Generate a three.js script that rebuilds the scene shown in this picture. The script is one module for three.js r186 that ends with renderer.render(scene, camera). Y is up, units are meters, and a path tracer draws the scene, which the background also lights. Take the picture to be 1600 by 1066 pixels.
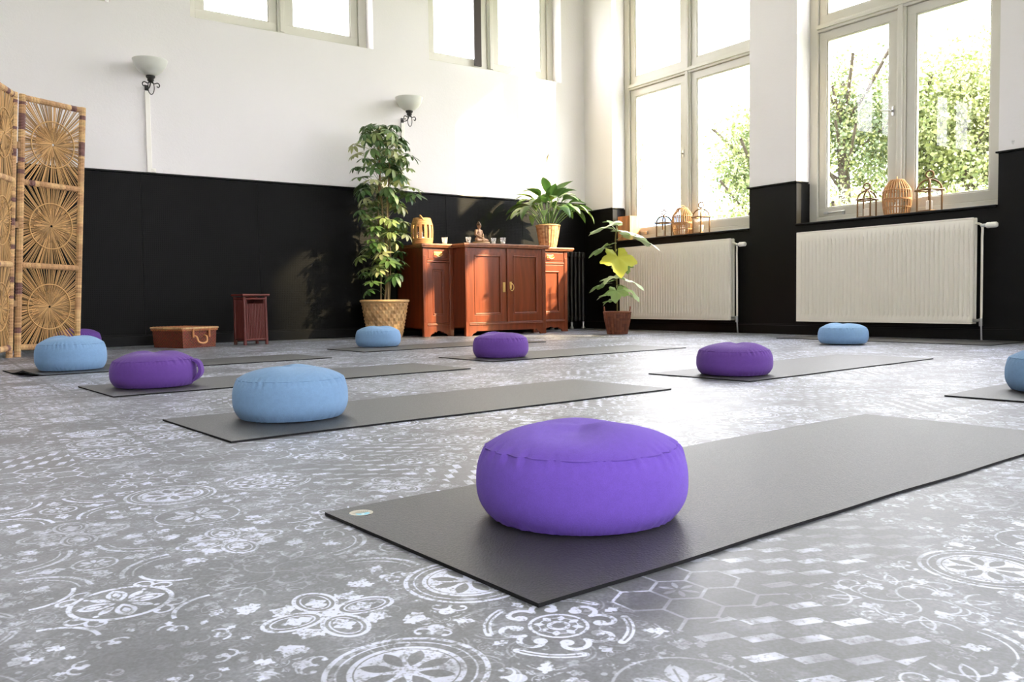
import * as THREE from 'three';
import { RoundedBoxGeometry } from 'three/addons/geometries/RoundedBoxGeometry.js';
import { mergeGeometries } from 'three/addons/utils/BufferGeometryUtils.js';
import { MarchingCubes } from 'three/addons/objects/MarchingCubes.js';

// ------------------------------------------------------------------ camera, sky, sun, exposure
const scene = new THREE.Scene();
const camera = new THREE.PerspectiveCamera(44.52, 1600 / 1066, 0.05, 300);
{
  const fw = new THREE.Vector3(0.57688316, -0.04884977, -0.81536465);
  const right = new THREE.Vector3(0.8158932, -0.01324828, 0.57805084);
  const up = new THREE.Vector3(0.03903983, 0.99871827, -0.03221349);
  const m = new THREE.Matrix4().makeBasis(right, up, fw.clone().negate());
  camera.quaternion.setFromRotationMatrix(m);
  camera.position.set(0, 0.42, 0);
}
const renderer = new THREE.WebGLRenderer();
renderer.toneMapping = THREE.LinearToneMapping;
renderer.toneMappingExposure = 3.1;
renderer.shadowMap.enabled = true;
scene.background = new THREE.Color(0.985, 0.985, 1.04);      // hazy, almost white sky
scene.backgroundIntensity = 5.0;
const sun = new THREE.DirectionalLight(new THREE.Color(1.0, 0.8, 0.46), 8);
sun.position.set(6 + 20, 1 + 16.3, -8 + 22.4);
sun.target.position.set(6, 1, -8);
sun.castShadow = true; sun.shadow.radius = 2.0;
sun.shadow.mapSize.set(4096, 4096); sun.shadow.bias = -0.0005;
Object.assign(sun.shadow.camera, { left: -16, right: 16, top: 16, bottom: -16, near: 1, far: 70 });
scene.add(sun, sun.target);

// ------------------------------------------------------------------ helpers
const D1 = 9.292, D2 = 7.902, PI = Math.PI;
const V = (x, y, z) => new THREE.Vector3(x, y, z);
function rng(seed) { let a = seed >>> 0; return () => { a = (a + 0x6D2B79F5) | 0; let t = Math.imul(a ^ (a >>> 15), 1 | a); t = (t + Math.imul(t ^ (t >>> 7), 61 | t)) ^ t; return ((t ^ (t >>> 14)) >>> 0) / 4294967296; }; }
const lerp = (a, b, t) => a + (b - a) * t, clamp = (x, a = 0, b = 1) => Math.min(b, Math.max(a, x));
const smooth = (a, b, x) => { const t = clamp((x - a) / (b - a)); return t * t * (3 - 2 * t); };
const usedNames = new Map();
function numbered(n) { const k = usedNames.get(n) ?? 0; usedNames.set(n, k + 1); return k ? `${n}_${String(k).padStart(3, '0')}` : n; }
function sh(m) { m.castShadow = true; m.receiveShadow = true; return m; }
function part(parent, name, geo, mat, pos, rot, label) {
  const m = sh(new THREE.Mesh(geo, mat)); m.name = name;
  if (pos) m.position.set(...pos); if (rot) m.rotation.set(...rot);
  if (label) m.userData.label = label;
  parent.add(m); return m;
}
function thing(name, label, category, pos = [0, 0, 0], turn = 0, group) {
  const g = new THREE.Group(); g.name = numbered(name); g.position.set(...pos); g.rotation.y = turn;
  g.userData = { label, category }; if (group) g.userData.group = group; scene.add(g); return g;
}
function structure(name, label, category, pos = [0, 0, 0], turn = 0) { const g = thing(name, label, category, pos, turn); g.userData.kind = 'structure'; return g; }
// uv in metres from the dominant normal; s = repeats per metre
function metreUV(g, s = 1, ox = 0, oy = 0) {
  if (g.index) g = g.toNonIndexed();
  const p = g.attributes.position, n = g.attributes.normal, uv = new Float32Array(p.count * 2);
  for (let i = 0; i < p.count; i++) {
    const ax = Math.abs(n.getX(i)), ay = Math.abs(n.getY(i)), az = Math.abs(n.getZ(i));
    let a, b;
    if (ay >= ax && ay >= az) { a = p.getX(i); b = p.getZ(i); } else if (ax >= az) { a = p.getZ(i); b = p.getY(i); } else { a = p.getX(i); b = p.getY(i); }
    uv[2 * i] = (a + ox) * s; uv[2 * i + 1] = (b + oy) * s;
  }
  g.setAttribute('uv', new THREE.BufferAttribute(uv, 2)); return g;
}
function box(x0, x1, y0, y1, z0, z1, bevel = 0) {
  const w = x1 - x0, h = y1 - y0, d = z1 - z0;
  const g = bevel ? new RoundedBoxGeometry(w, h, d, 2, bevel) : new THREE.BoxGeometry(w, h, d);
  g.translate((x0 + x1) / 2, (y0 + y1) / 2, (z0 + z1) / 2); return metreUV(g);
}
const merge = (list) => mergeGeometries(list.map((g) => { const k = g.index ? g.toNonIndexed() : g; for (const a of Object.keys(k.attributes)) if (!['position', 'normal', 'uv'].includes(a)) k.deleteAttribute(a); return k; }));
function tube(points, r, radial = 6, seg, closed = false) {
  const c = new THREE.CatmullRomCurve3(points.map((p) => (p.isVector3 ? p : V(...p))), closed);
  return new THREE.TubeGeometry(c, seg ?? Math.max(2, points.length * 4), r, radial, closed);
}
function rod(a, b, r0, r1 = r0, radial = 6) {
  a = a.isVector3 ? a : V(...a); b = b.isVector3 ? b : V(...b);
  const d = b.clone().sub(a), l = d.length(), g = new THREE.CylinderGeometry(r1, r0, l, radial, 1);
  g.translate(0, l / 2, 0); g.applyQuaternion(new THREE.Quaternion().setFromUnitVectors(V(0, 1, 0), d.normalize())); g.translate(a.x, a.y, a.z); return g;
}
const lathe = (pts, seg = 32) => new THREE.LatheGeometry(pts.map(([r, y]) => new THREE.Vector2(r, y)), seg);
function colourGeo(g, f) { // vertex colours (linear) by position
  const p = g.attributes.position, c = new Float32Array(p.count * 3);
  for (let i = 0; i < p.count; i++) c.set(f(p.getX(i), p.getY(i), p.getZ(i), i), 3 * i);
  g.setAttribute('color', new THREE.BufferAttribute(c, 3)); return g;
}
// ------------------------------------------------------------------ noise and textures
function valueNoise(seed, n) { // periodic value noise on an n x n lattice
  const r = rng(seed), a = new Float32Array(n * n).map(() => r());
  return (x, y) => {
    const xi = Math.floor(x), yi = Math.floor(y), fx = x - xi, fy = y - yi, u = fx * fx * (3 - 2 * fx), v = fy * fy * (3 - 2 * fy);
    const g = (i, j) => a[(((j % n) + n) % n) * n + (((i % n) + n) % n)];
    return lerp(lerp(g(xi, yi), g(xi + 1, yi), u), lerp(g(xi, yi + 1), g(xi + 1, yi + 1), u), v);
  };
}
function dataTex(w, h, f, srgb = true) {
  const d = new Uint8Array(w * h * 4);
  for (let y = 0; y < h; y++) for (let x = 0; x < w; x++) { const c = f(x / w, y / h, x, y); d.set([c[0] * 255, (c[1] ?? c[0]) * 255, (c[2] ?? c[0]) * 255, 255].map((v) => clamp(v, 0, 255)), 4 * (y * w + x)); }
  const t = new THREE.DataTexture(d, w, h); t.wrapS = t.wrapT = THREE.RepeatWrapping; t.magFilter = THREE.LinearFilter; t.minFilter = THREE.LinearMipmapLinearFilter; t.generateMipmaps = true;
  if (srgb) t.colorSpace = THREE.SRGBColorSpace; t.needsUpdate = true; return t;
}
const rep = (t, sx, sy = sx) => { const c = t.clone(); c.repeat.set(sx, sy); c.needsUpdate = true; return c; };
const STD = (o) => new THREE.MeshStandardMaterial(o), PHY = (o) => new THREE.MeshPhysicalMaterial(o);

const nA = valueNoise(11, 16), nB = valueNoise(12, 64), nC = valueNoise(13, 256), nD = valueNoise(17, 32);
const plasterBump = dataTex(512, 512, (u, v) => { const k = 0.35 * nB(u * 64, v * 64) + 0.35 * nC(u * 256, v * 256) + 0.3 * nA(u * 16, v * 16); return [k, k, k]; }, false);
const speckle = (() => { const r = rng(5); const a = new Float32Array(512 * 512).map(() => r()); return (x, y) => a[(y & 511) * 512 + (x & 511)]; })();
const rubberBump = dataTex(512, 512, (u, v, x, y) => { const k = 0.65 * speckle(x >> 1, y >> 1) + 0.35 * nC(u * 256, v * 256); return [k, k, k]; }, false);
const rubberRough = dataTex(512, 512, (u, v, x, y) => { const k = 0.72 + 0.28 * speckle(x >> 1, y >> 1); return [k, k, k]; }, false);
const rubberMap = dataTex(512, 512, (u, v, x, y) => { const s = speckle(x >> 1, y >> 1); const k = 0.86 + 0.10 * (nC(u * 256, v * 256) - 0.5) + (s > 0.8 ? 0.14 : s < 0.3 ? -0.3 : 0); return [k, k, k]; });
const fabricBump = dataTex(256, 256, (u, v, x, y) => { const k = 0.5 + 0.25 * Math.sin(u * 128 * PI) * (((y >> 1) & 1) ? 1 : -1) + 0.4 * (nC(u * 256, v * 256) - 0.5); return [k, k, k]; }, false);
const fabricMap = dataTex(256, 256, (u, v) => { const k = 0.95 + 0.1 * (nC(u * 256, v * 256) - 0.5) + 0.03 * (nA(u * 16, v * 16) - 0.5); return [k, k, k]; });
const pegMap = dataTex(256, 256, (u, v) => { // perforated board, holes 20 mm apart, texture = 0.2 m
  const a = (u * 10) % 1 - 0.5, b = (v * 10) % 1 - 0.5, d = Math.hypot(a, b), k = 0.92 + 0.16 * (nB(u * 64, v * 64) - 0.5); const hole = smooth(0.26, 0.18, d); return [k - 0.5 * hole, k - 0.5 * hole, k - 0.5 * hole];
});
const pegBump = dataTex(256, 256, (u, v) => { const a = (u * 10) % 1 - 0.5, b = (v * 10) % 1 - 0.5, d = Math.hypot(a, b), k = 0.9 - 0.8 * smooth(0.28, 0.18, d) + 0.1 * nB(u * 64, v * 64); return [k, k, k]; }, false);
const woodMap = dataTex(512, 512, (u, v) => { // grain along v, texture = 1 m
  const warp = 0.05 * nA(u * 4, v * 2) + 0.015 * nD(u * 16, v * 4);
  const g = nC((u + warp) * 256 % 256, v * 8) * 0.5 + nB((u + warp) * 64, v * 3) * 0.5, band = 0.5 + 0.5 * Math.sin((u + warp * 3) * 60);
  const k = 0.72 + 0.22 * g + 0.08 * band; return [k, k * 0.97, k * 0.95];
});
const brickMap = dataTex(512, 512, (u, v) => { const row = Math.floor(v * 16), a = (u * 8 + (row & 1) * 0.5) % 1, b = (v * 16) % 1; const joint = a < 0.05 || b < 0.12; const n = nB(Math.floor(u * 8 + (row & 1) * 0.5) * 7.3, row * 3.1); return joint ? [0.72, 0.68, 0.62] : [0.55 + 0.2 * n, 0.28 + 0.1 * n, 0.2 + 0.08 * n]; });

// materials
const plaster = STD({ color: 0xe8e4e4, roughness: 0.85, bumpMap: plasterBump, bumpScale: 0.0012 });
const ceilingMat = STD({ color: 0xf4f2ee, roughness: 0.9 });
const blackBoard = PHY({ color: new THREE.Color(0.006, 0.006, 0.0062), specularIntensity: 0.2, map: rep(pegMap, 5), roughness: 0.42, bumpMap: rep(pegBump, 5), bumpScale: 0.0012 });
const blackPaint = PHY({ color: new THREE.Color(0.006, 0.006, 0.0062), roughness: 0.36, specularIntensity: 0.3 });
const frameMat = STD({ color: new THREE.Color(0.6, 0.58, 0.51), roughness: 0.4 });
const paneMat = PHY({ color: 0xffffff, transmission: 1, roughness: 0, thickness: 0, ior: 1.45 });
const steel = STD({ color: 0xbfbfbd, metalness: 1, roughness: 0.3 });
const blackIron = STD({ color: new THREE.Color(0.012, 0.011, 0.01), roughness: 0.5 });
const radiatorWhite = STD({ color: new THREE.Color(0.86, 0.81, 0.71), roughness: 0.35 });
const whitePlastic = STD({ color: 0xeeeae2, roughness: 0.4 });
const brass = STD({ color: new THREE.Color(0.75, 0.52, 0.2), metalness: 1, roughness: 0.32 });
const agedBrass = STD({ color: new THREE.Color(0.17, 0.09, 0.03), metalness: 0.4, roughness: 0.45 });
const matMat = PHY({ color: new THREE.Color(0.045, 0.045, 0.048), map: rep(rubberMap, 1.7), roughness: 0.6, roughnessMap: rep(rubberRough, 1.7), ior: 1.75, bumpMap: rep(rubberBump, 1.7), bumpScale: 0.0007 });
const cutRubber = PHY({ color: new THREE.Color(0.012, 0.012, 0.014), roughness: 0.8, specularIntensity: 0.4 });
const fabric = (r, g, b) => PHY({ color: new THREE.Color(r, g, b), map: rep(fabricMap, 6), roughness: 0.95, bumpMap: rep(fabricBump, 20), bumpScale: 0.0005, sheen: 0.35, sheenRoughness: 0.5, sheenColor: new THREE.Color(r, g, b).lerp(new THREE.Color(1, 1, 1), 0.35) });
const litPurple = fabric(0.2, 0.1, 0.62), shadedPurple = fabric(0.14, 0.055, 0.32), blueFabric = fabric(0.22, 0.38, 0.62);  // same purple cloth; stronger light on the front cushion put into its colour
const mahogany = STD({ color: new THREE.Color(0.22, 0.048, 0.015), map: woodMap, roughness: 0.32 });
const mahoganyTop = STD({ color: new THREE.Color(0.34, 0.13, 0.06), map: woodMap, roughness: 0.28 });
const wicker = STD({ color: 0xffffff, vertexColors: true, roughness: 0.7, side: THREE.DoubleSide });
const soilMat = STD({ color: new THREE.Color(0.03, 0.02, 0.013), roughness: 1, bumpMap: rubberBump, bumpScale: 0.01 });
const glassMat = PHY({ color: 0xffffff, transmission: 1, roughness: 0.03, thickness: 0, ior: 1.45 });
const wax = PHY({ color: new THREE.Color(0.85, 0.82, 0.75), roughness: 0.6 });
const leafMat = (r, g, b, t = 0.35) => PHY({ color: new THREE.Color(r, g, b), roughness: 0.5, transmission: t, thickness: 0, side: THREE.DoubleSide });
const barkMat = STD({ color: new THREE.Color(0.06, 0.045, 0.035), roughness: 0.9 });

// ------------------------------------------------------------------ floor: printed vinyl with ornamental tiles
const TILE = 0.22, NT = 9;                                   // nine tiles = 1.98 m = one texture
function floorTexture() {
  const N = 2048, c = document.createElement('canvas'); c.width = c.height = N; const x = c.getContext('2d');
  x.fillStyle = '#000'; x.fillRect(0, 0, N, N);
  const T = N / NT, r = rng(77);
  x.lineCap = 'round'; x.lineJoin = 'round';
  const W = (a) => { x.strokeStyle = `rgba(255,255,255,${a})`; x.fillStyle = `rgba(255,255,255,${a})`; };
  const circle = (a, b, rad, w) => { x.lineWidth = w; x.beginPath(); x.arc(a, b, rad, 0, 2 * PI); x.stroke(); };
  const disc = (a, b, rad) => { x.beginPath(); x.arc(a, b, rad, 0, 2 * PI); x.fill(); };
  const petal = (len, wid, r0, fill, w = 0.02) => { x.beginPath(); x.moveTo(0, -r0); x.quadraticCurveTo(wid, -(r0 + len * 0.55), 0, -(r0 + len)); x.quadraticCurveTo(-wid, -(r0 + len * 0.55), 0, -r0); if (fill) x.fill(); else { x.lineWidth = w; x.stroke(); } };
  const turns = (n, f, off = 0) => { for (let i = 0; i < n; i++) { x.save(); x.rotate(off + i * 2 * PI / n); f(i); x.restore(); } };
  const dark = (f) => { x.save(); x.globalCompositeOperation = 'destination-out'; x.strokeStyle = x.fillStyle = '#fff'; f(); x.restore(); };
  const leafy = (s) => { x.beginPath(); for (let k = 0; k <= 10; k++) { const t = k / 10, w = s * (0.16 + 0.22 * Math.abs(Math.sin(t * PI * 2.5))) * Math.sin(t * PI) + 0.001; x.lineTo(w, -t * s); } for (let k = 10; k >= 0; k--) { const t = k / 10, w = s * (0.16 + 0.22 * Math.abs(Math.sin(t * PI * 2.5))) * Math.sin(t * PI) + 0.001; x.lineTo(-w, -t * s); } x.closePath(); x.fill(); };
  const curl = (s, dir = 1, w = 0.025) => { s *= 1.4; w *= 0.8; x.lineWidth = w; x.beginPath(); for (let k = 0; k <= 26; k++) { const t = k / 26, a = t * 4.4, rad = s * (1 - 0.7 * t); const px = dir * (s - rad * Math.cos(a)), py = -rad * Math.sin(a); k ? x.lineTo(px, py) : x.moveTo(px, py); } x.stroke(); const a = 4.4, rad = s * 0.3; disc(dir * (s - rad * Math.cos(a)), -rad * Math.sin(a), w * 1.15); };
  // motifs, each drawn in a cell of -0.5 .. 0.5
  const M = [
    () => { // wheel rosette with eight spokes and heavy scrolls around it
      circle(0, 0, 0.17, 0.022); circle(0, 0, 0.055, 0.03); turns(8, () => petal(0.075, 0.045, 0.075, true)); circle(0, 0, 0.115, 0.008);
      turns(4, () => { x.save(); x.translate(0, -0.25); curl(0.075, 1, 0.045); curl(0.075, -1, 0.045); x.restore(); x.save(); x.translate(0, -0.36); leafy(0.11); x.restore(); });
      turns(4, () => { x.lineWidth = 0.05; x.beginPath(); x.arc(0, 0, 0.42, -PI / 2 - 0.46, -PI / 2 + 0.46); x.stroke(); dark(() => { x.lineWidth = 0.014; x.beginPath(); x.arc(0, 0, 0.42, -PI / 2 - 0.4, -PI / 2 + 0.4); x.stroke(); }); }, PI / 4);
      turns(4, () => { x.save(); x.translate(0, -0.5); leafy(0.14); x.restore(); }, PI / 4);
    },
    () => { // quatrefoil of looped petals, star leaves in the corners
      turns(4, () => { x.lineWidth = 0.028; x.beginPath(); x.ellipse(0, -0.235, 0.125, 0.18, 0, 0, 2 * PI); x.stroke(); x.lineWidth = 0.012; x.beginPath(); x.ellipse(0, -0.235, 0.085, 0.135, 0, 0, 2 * PI); x.stroke(); x.save(); x.translate(0, -0.11); leafy(0.2); x.restore(); });
      turns(4, () => { x.save(); x.translate(0, -0.25); leafy(0.15); x.rotate(0.9); leafy(0.13); x.rotate(-1.8); leafy(0.13); x.restore(); x.save(); x.translate(0, -0.48); leafy(0.16); x.rotate(0.8); leafy(0.13); x.rotate(-1.6); leafy(0.13); x.restore(); }, PI / 4);
      disc(0, 0, 0.05);
    },
    () => { // ringed cross of drops with corner scrolls
      circle(0, 0, 0.3, 0.034); turns(4, () => { petal(0.2, 0.1, 0.05, false, 0.03); petal(0.1, 0.05, 0.11, true); });
      turns(4, () => { petal(0.16, 0.06, 0.07, true); disc(0, -0.25, 0.018); }, PI / 4);
      turns(4, () => { x.save(); x.translate(0, -0.33); curl(0.06, 1, 0.028); curl(0.06, -1, 0.028); x.restore(); x.lineWidth = 0.03; x.beginPath(); x.arc(0, -0.72, 0.3, PI / 2 - 0.75, PI / 2 + 0.75); x.stroke(); }, PI / 4);
      turns(4, () => { x.save(); x.translate(0, -0.5); leafy(0.13); x.restore(); });
    },
    () => { // plain worn heart ringed with small curls
      turns(14, (i) => { x.save(); x.translate(0, -0.36 - 0.02 * (i % 2)); curl(0.045, i % 2 ? 1 : -1, 0.024); x.restore(); x.save(); x.translate(0.06, -0.43); leafy(0.07); x.restore(); });
      turns(4, () => { x.save(); x.translate(0, -0.56); leafy(0.13); x.restore(); }, PI / 4);
    },
    () => { // broad dark petals on a light disc inside rings
      circle(0, 0, 0.42, 0.03); disc(0, 0, 0.31); dark(() => { turns(8, () => petal(0.2, 0.085, 0.06, true)); circle(0, 0, 0.275, 0.008); }); circle(0, 0, 0.365, 0.012);
      turns(4, () => { disc(0, -0.58, 0.05); x.save(); x.translate(0, -0.5); curl(0.05, 1, 0.02); curl(0.05, -1, 0.02); x.restore(); }, PI / 4);
    },
    () => { // honeycomb of thin lines
      x.lineWidth = 0.022; const s = 0.19; for (let j = -2; j <= 2; j++) for (let i = -2; i <= 2; i++) { const cx = i * s * 1.5, cy = (j + (i & 1) * 0.5) * s * 1.732; x.beginPath(); for (let k = 0; k <= 6; k++) { const a = k * PI / 3; x.lineTo(cx + s * Math.cos(a), cy + s * Math.sin(a)); } x.stroke(); }
      turns(6, () => petal(0.12, 0.04, 0.02, true));
    },
    () => { // parquet of slanted light bars
      for (let j = -3; j <= 3; j++) for (let i = -2; i <= 2; i++) { if ((i + j) & 1) continue; x.save(); x.translate(i * 0.2, j * 0.17); x.transform(1, 0.35, 0, 1, 0, 0); x.fillRect(-0.1, -0.045, 0.2, 0.09); x.restore(); }
    },
    () => { // six petalled flower, thin ring, stars
      circle(0, 0, 0.36, 0.016); turns(6, () => petal(0.24, 0.12, 0.04, true)); dark(() => turns(6, () => { x.lineWidth = 0.012; x.beginPath(); x.moveTo(0, -0.08); x.lineTo(0, -0.22); x.stroke(); })); turns(12, () => disc(0, -0.42, 0.018));
      turns(4, () => { x.save(); x.translate(0, -0.46); leafy(0.16); x.restore(); x.save(); x.translate(0.1, -0.5); leafy(0.1); x.restore(); }, PI / 4);
    },
    () => { // thin scrolled vines
      turns(4, () => { curl(0.14, 1, 0.02); x.save(); x.translate(0.04, -0.2); x.rotate(0.5); curl(0.09, -1, 0.018); leafy(0.17); x.restore(); x.save(); x.translate(-0.1, -0.34); x.rotate(-0.4); curl(0.08, 1, 0.018); leafy(0.12); x.restore(); });
      turns(4, () => { x.lineWidth = 0.018; x.beginPath(); x.arc(0, -0.5, 0.16, 0.2, PI - 0.2); x.stroke(); petal(0.2, 0.07, 0.28, false, 0.016); }, PI / 4);
    },
    () => { // four arcs and a small rosette with dots
      turns(4, () => { x.lineWidth = 0.035; x.beginPath(); x.arc(-0.5, -0.5, 0.4, 0, PI / 2); x.stroke(); x.lineWidth = 0.014; x.beginPath(); x.arc(-0.5, -0.5, 0.33, 0, PI / 2); x.stroke(); x.save(); x.translate(-0.34, -0.34); x.rotate(-PI / 4); leafy(0.16); x.restore(); });
      circle(0, 0, 0.15, 0.02); turns(8, () => petal(0.1, 0.04, 0.02, true)); turns(4, () => { x.save(); x.translate(0, -0.19); leafy(0.2); x.restore(); });
    },
  ];
  // chosen tiles near the camera (column = x / 0.22, row = -z / 0.22), the rest at random
  const at = {}; const put = (px, pz, m, a = 0.9) => { at[`${((Math.floor((px - 0.105) / TILE) % NT) + NT) % NT},${((Math.floor((-pz - 0.06) / TILE) % NT) + NT) % NT}`] = [m, a]; };
  put(.67, -.83, 0, 1); put(.44, -.83, 4, .8); put(.44, -1.05, 1, 1); put(.2, -1.27, 2, 1); put(.2, -1.05, 3, .9); put(.6, -1.07, 4, .95); put(.67, -1.27, 9, .8); put(.9, -.83, 5, .8); put(.9, -.6, 6, .8);
  put(1.1, -.83, 6, .7); put(1.1, -.6, 8, .6); put(.44, -1.27, 8, .4); put(.44, -1.5, 1, .7); put(.67, -1.5, 8, .8); put(.2, -1.5, 9, .6); put(.44, -1.72, 7, .7); put(.2, -1.72, 1, .5); put(.9, -1.05, 0, .8); put(1.1, -1.05, 7, .8);
  for (let j = 0; j < NT; j++) for (let i = 0; i < NT; i++) {
    const k = at[`${i},${j}`], m = k ? k[0] : [0, 1, 2, 3, 4, 7, 8, 9, 1, 2, 9, 7, 8, 0, 6, 5][Math.floor(r() * 16)], a = k ? k[1] : 0.35 + 0.55 * r();
    x.save(); x.beginPath(); x.rect(i * T, N - (j + 1) * T, T, T); x.clip(); x.translate((i + 0.5) * T, N - (j + 0.5) * T); x.scale(T, T); x.rotate(Math.floor(r() * 4) * PI / 2);
    const m2 = [8, 3, 7, 1, 9][Math.floor(r() * 5)], a2 = 0.2 + 0.3 * r();     // finer ornament printed faintly between the large motifs
    if (m !== 5 && m !== 6) for (const [u, v] of [[-0.5, -0.5], [0.5, -0.5], [0.5, 0.5], [-0.5, 0.5], [0, -0.5], [0.5, 0], [0, 0.5], [-0.5, 0]]) { x.save(); x.translate(u, v); x.scale(0.36, 0.36); W(a2 * (u && v ? 1.25 : 0.8)); M[m2](); x.restore(); }
    if (m !== 5 && m !== 6) for (let q = 0; q < 34; q++) { x.save(); x.translate(r() - 0.5, r() - 0.5); x.rotate(r() * 6.28); W(0.12 + 0.3 * r()); const k = r(); if (k < 0.45) leafy(0.06 + 0.07 * r()); else if (k < 0.8) curl(0.025 + 0.03 * r(), r() < 0.5 ? 1 : -1, 0.014); else circle(0, 0, 0.02 + 0.03 * r(), 0.01); x.restore(); }
    W(a); M[m](); x.restore();
  }
  const d = x.getImageData(0, 0, N, N).data, out = new Uint8Array(N * N * 4);
  const w1 = valueNoise(31, 8), w2 = valueNoise(32, 32), w3 = valueNoise(33, 128), w4 = valueNoise(34, 512), w5 = valueNoise(35, 1024);
  for (let j = 0; j < N; j++) for (let i = 0; i < N; i++) {
    const u = i / N, v = j / N, o = 4 * (j * N + i), src = 4 * ((N - 1 - j) * N + i);   // row 0 of the texture is the bottom
    const a1 = w1(u * 8, v * 8), a2 = w2(u * 32, v * 32), a3 = w3(u * 128, v * 128), a4 = w4(u * 512, v * 512), a5 = w5(u * 1024, v * 1024);
    const wear = smooth(0.14, 0.62, 0.5 * a1 + 0.35 * a2 + 0.15 * a3) * smooth(0.26, 0.52, 0.34 * a3 + 0.36 * a4 + 0.3 * a5);
    const ink = clamp(d[src] / 255 * d[src + 3] / 255) * (0.3 + 0.75 * wear);
    const haze = 0.2 * smooth(0.5, 0.8, 0.6 * a2 + 0.4 * a3) * a4;
    const base = 0.415 + 0.09 * (a1 - 0.5) + 0.07 * (a2 - 0.5) + 0.07 * (a4 - 0.5) + 0.06 * (a5 - 0.5);
    const k = clamp(ink * 1.05 + haze);
    out[o] = 255 * lerp(base * 0.965, 0.87, k); out[o + 1] = 255 * lerp(base * 0.985, 0.89, k); out[o + 2] = 255 * lerp(base * 1.05, 0.985, k); out[o + 3] = 255;
  }
  const t = new THREE.DataTexture(out, N, N); t.wrapS = t.wrapT = THREE.RepeatWrapping; t.magFilter = THREE.LinearFilter; t.minFilter = THREE.LinearMipmapLinearFilter; t.generateMipmaps = true; t.anisotropy = 8; t.colorSpace = THREE.SRGBColorSpace; t.needsUpdate = true; return t;
}
const XL = -4.2, ZN = 4.6, YC = 5.3;                          // room limits: left wall, near wall, ceiling
{
  const fl = structure('floor', 'grey printed vinyl floor with worn white ornamental tile pattern', 'floor');
  const g = new THREE.PlaneGeometry(D2 - XL, D1 + ZN, 150, 170); g.rotateX(-PI / 2); g.translate((D2 + XL) / 2, 0, (ZN - D1) / 2);
  const p = g.attributes.position, uv = g.attributes.uv;
  for (let i = 0; i < p.count; i++) uv.setXY(i, (p.getX(i) - 0.105) / (TILE * NT), (-p.getZ(i) - 0.06) / (TILE * NT));
  const n1 = valueNoise(41, 64), n2 = valueNoise(42, 64);
  colourGeo(g, (x, y, z) => { const k = 0.9 + 0.2 * (n1(x * 0.9 + 9, z * 0.9 + 20) - 0.5) + 0.14 * (n2(x * 3 + 30, z * 3 + 40) - 0.5); return [k, k, k]; });
  part(fl, 'vinyl', g, PHY({ map: floorTexture(), vertexColors: true, roughness: 0.44, ior: 1.52 }));
  part(fl, 'slab', box(XL - 0.4, D2 + 0.42, -0.3, -0.004, -D1 - 0.4, ZN + 0.4), STD({ color: 0x8a8782, roughness: 0.9 }));
}
// ------------------------------------------------------------------ room shell
const DB = 1.776, DR = 1.672;                                  // dado heights, back and right
const SILL = 1.2, WT = 4.92, TH = 0.42;
const winR = [[-8.70, -6.355], [-5.715, -3.61], [-2.95, -0.85], [-0.2, 1.9], [2.5, 4.3]];   // openings in the window wall (z)
const winB = [[-3.37, -1.25], [-0.46, 1.66], [2.45, 4.58], [5.35, 7.485]];      // high openings in the back wall (x)
const BS = 3.47, BT = 4.92;
const winN = [[-3.6, -1.5], [-0.9, 1.2], [1.8, 3.9]];                           // openings for unseen windows added behind the viewer as front fill light (x)
{
  const w = structure('wall_right', 'white window wall with black painted lower part and pilasters', 'wall');
  const hi = [], lo = [], caps = [];
  const edges = [-D1 - TH, ...winR.flat(), ZN];
  for (let i = 0; i < edges.length; i += 2) {
    const a = edges[i], b = edges[i + 1];
    hi.push(box(D2, D2 + TH, DR, WT, a, b)); lo.push(box(D2, D2 + TH, SILL, DR, a, b));
    part(w, 'ledge', box(D2 - 0.028, D2 + 0.2, DR, DR + 0.016, Math.max(a - 0.016, -D1), b + 0.016, 0.004), blackPaint);
  }
  hi.push(box(D2, D2 + TH, WT, YC, -D1 - TH, ZN));
  lo.push(box(D2, D2 + TH, 0, SILL, -D1 - TH, ZN));
  part(w, 'plaster', merge(hi), plaster); part(w, 'painted_dado', merge(lo), blackPaint);
  for (const [a, b] of winR) part(w, 'window_sill', box(D2 - 0.03, D2 + 0.23, SILL - 0.002, SILL + 0.02, a + 0.001, b - 0.001, 0.006), blackPaint);
}
{
  const w = structure('wall_back', 'white wall with high windows above a black perforated board dado', 'wall');
  const hi = [box(XL - TH, D2, DB, BS, -D1 - TH, -D1), box(XL - TH, D2, BT, YC, -D1 - TH, -D1)];
  const edges = [XL - TH, ...winB.flat(), D2];
  for (let i = 0; i < edges.length; i += 2) hi.push(box(edges[i], edges[i + 1], BS, BT, -D1 - TH, -D1));
  part(w, 'plaster', merge(hi), plaster);
  part(w, 'dado_backing', box(XL - TH, D2, 0, DB, -D1 - TH, -D1 - 0.012), blackPaint);
  for (let x = XL; x < D2 - 0.01; x += 1.22) part(w, 'dado_panel', box(x + 0.0015, Math.min(x + 1.22, D2) - 0.0015, 0.1, DB - 0.002, -D1 - 0.012, -D1, 0.001), blackBoard);
  part(w, 'ledge', box(XL, D2, DB, DB + 0.018, -D1 - 0.02, -D1 + 0.024, 0.004), blackPaint);
}
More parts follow.
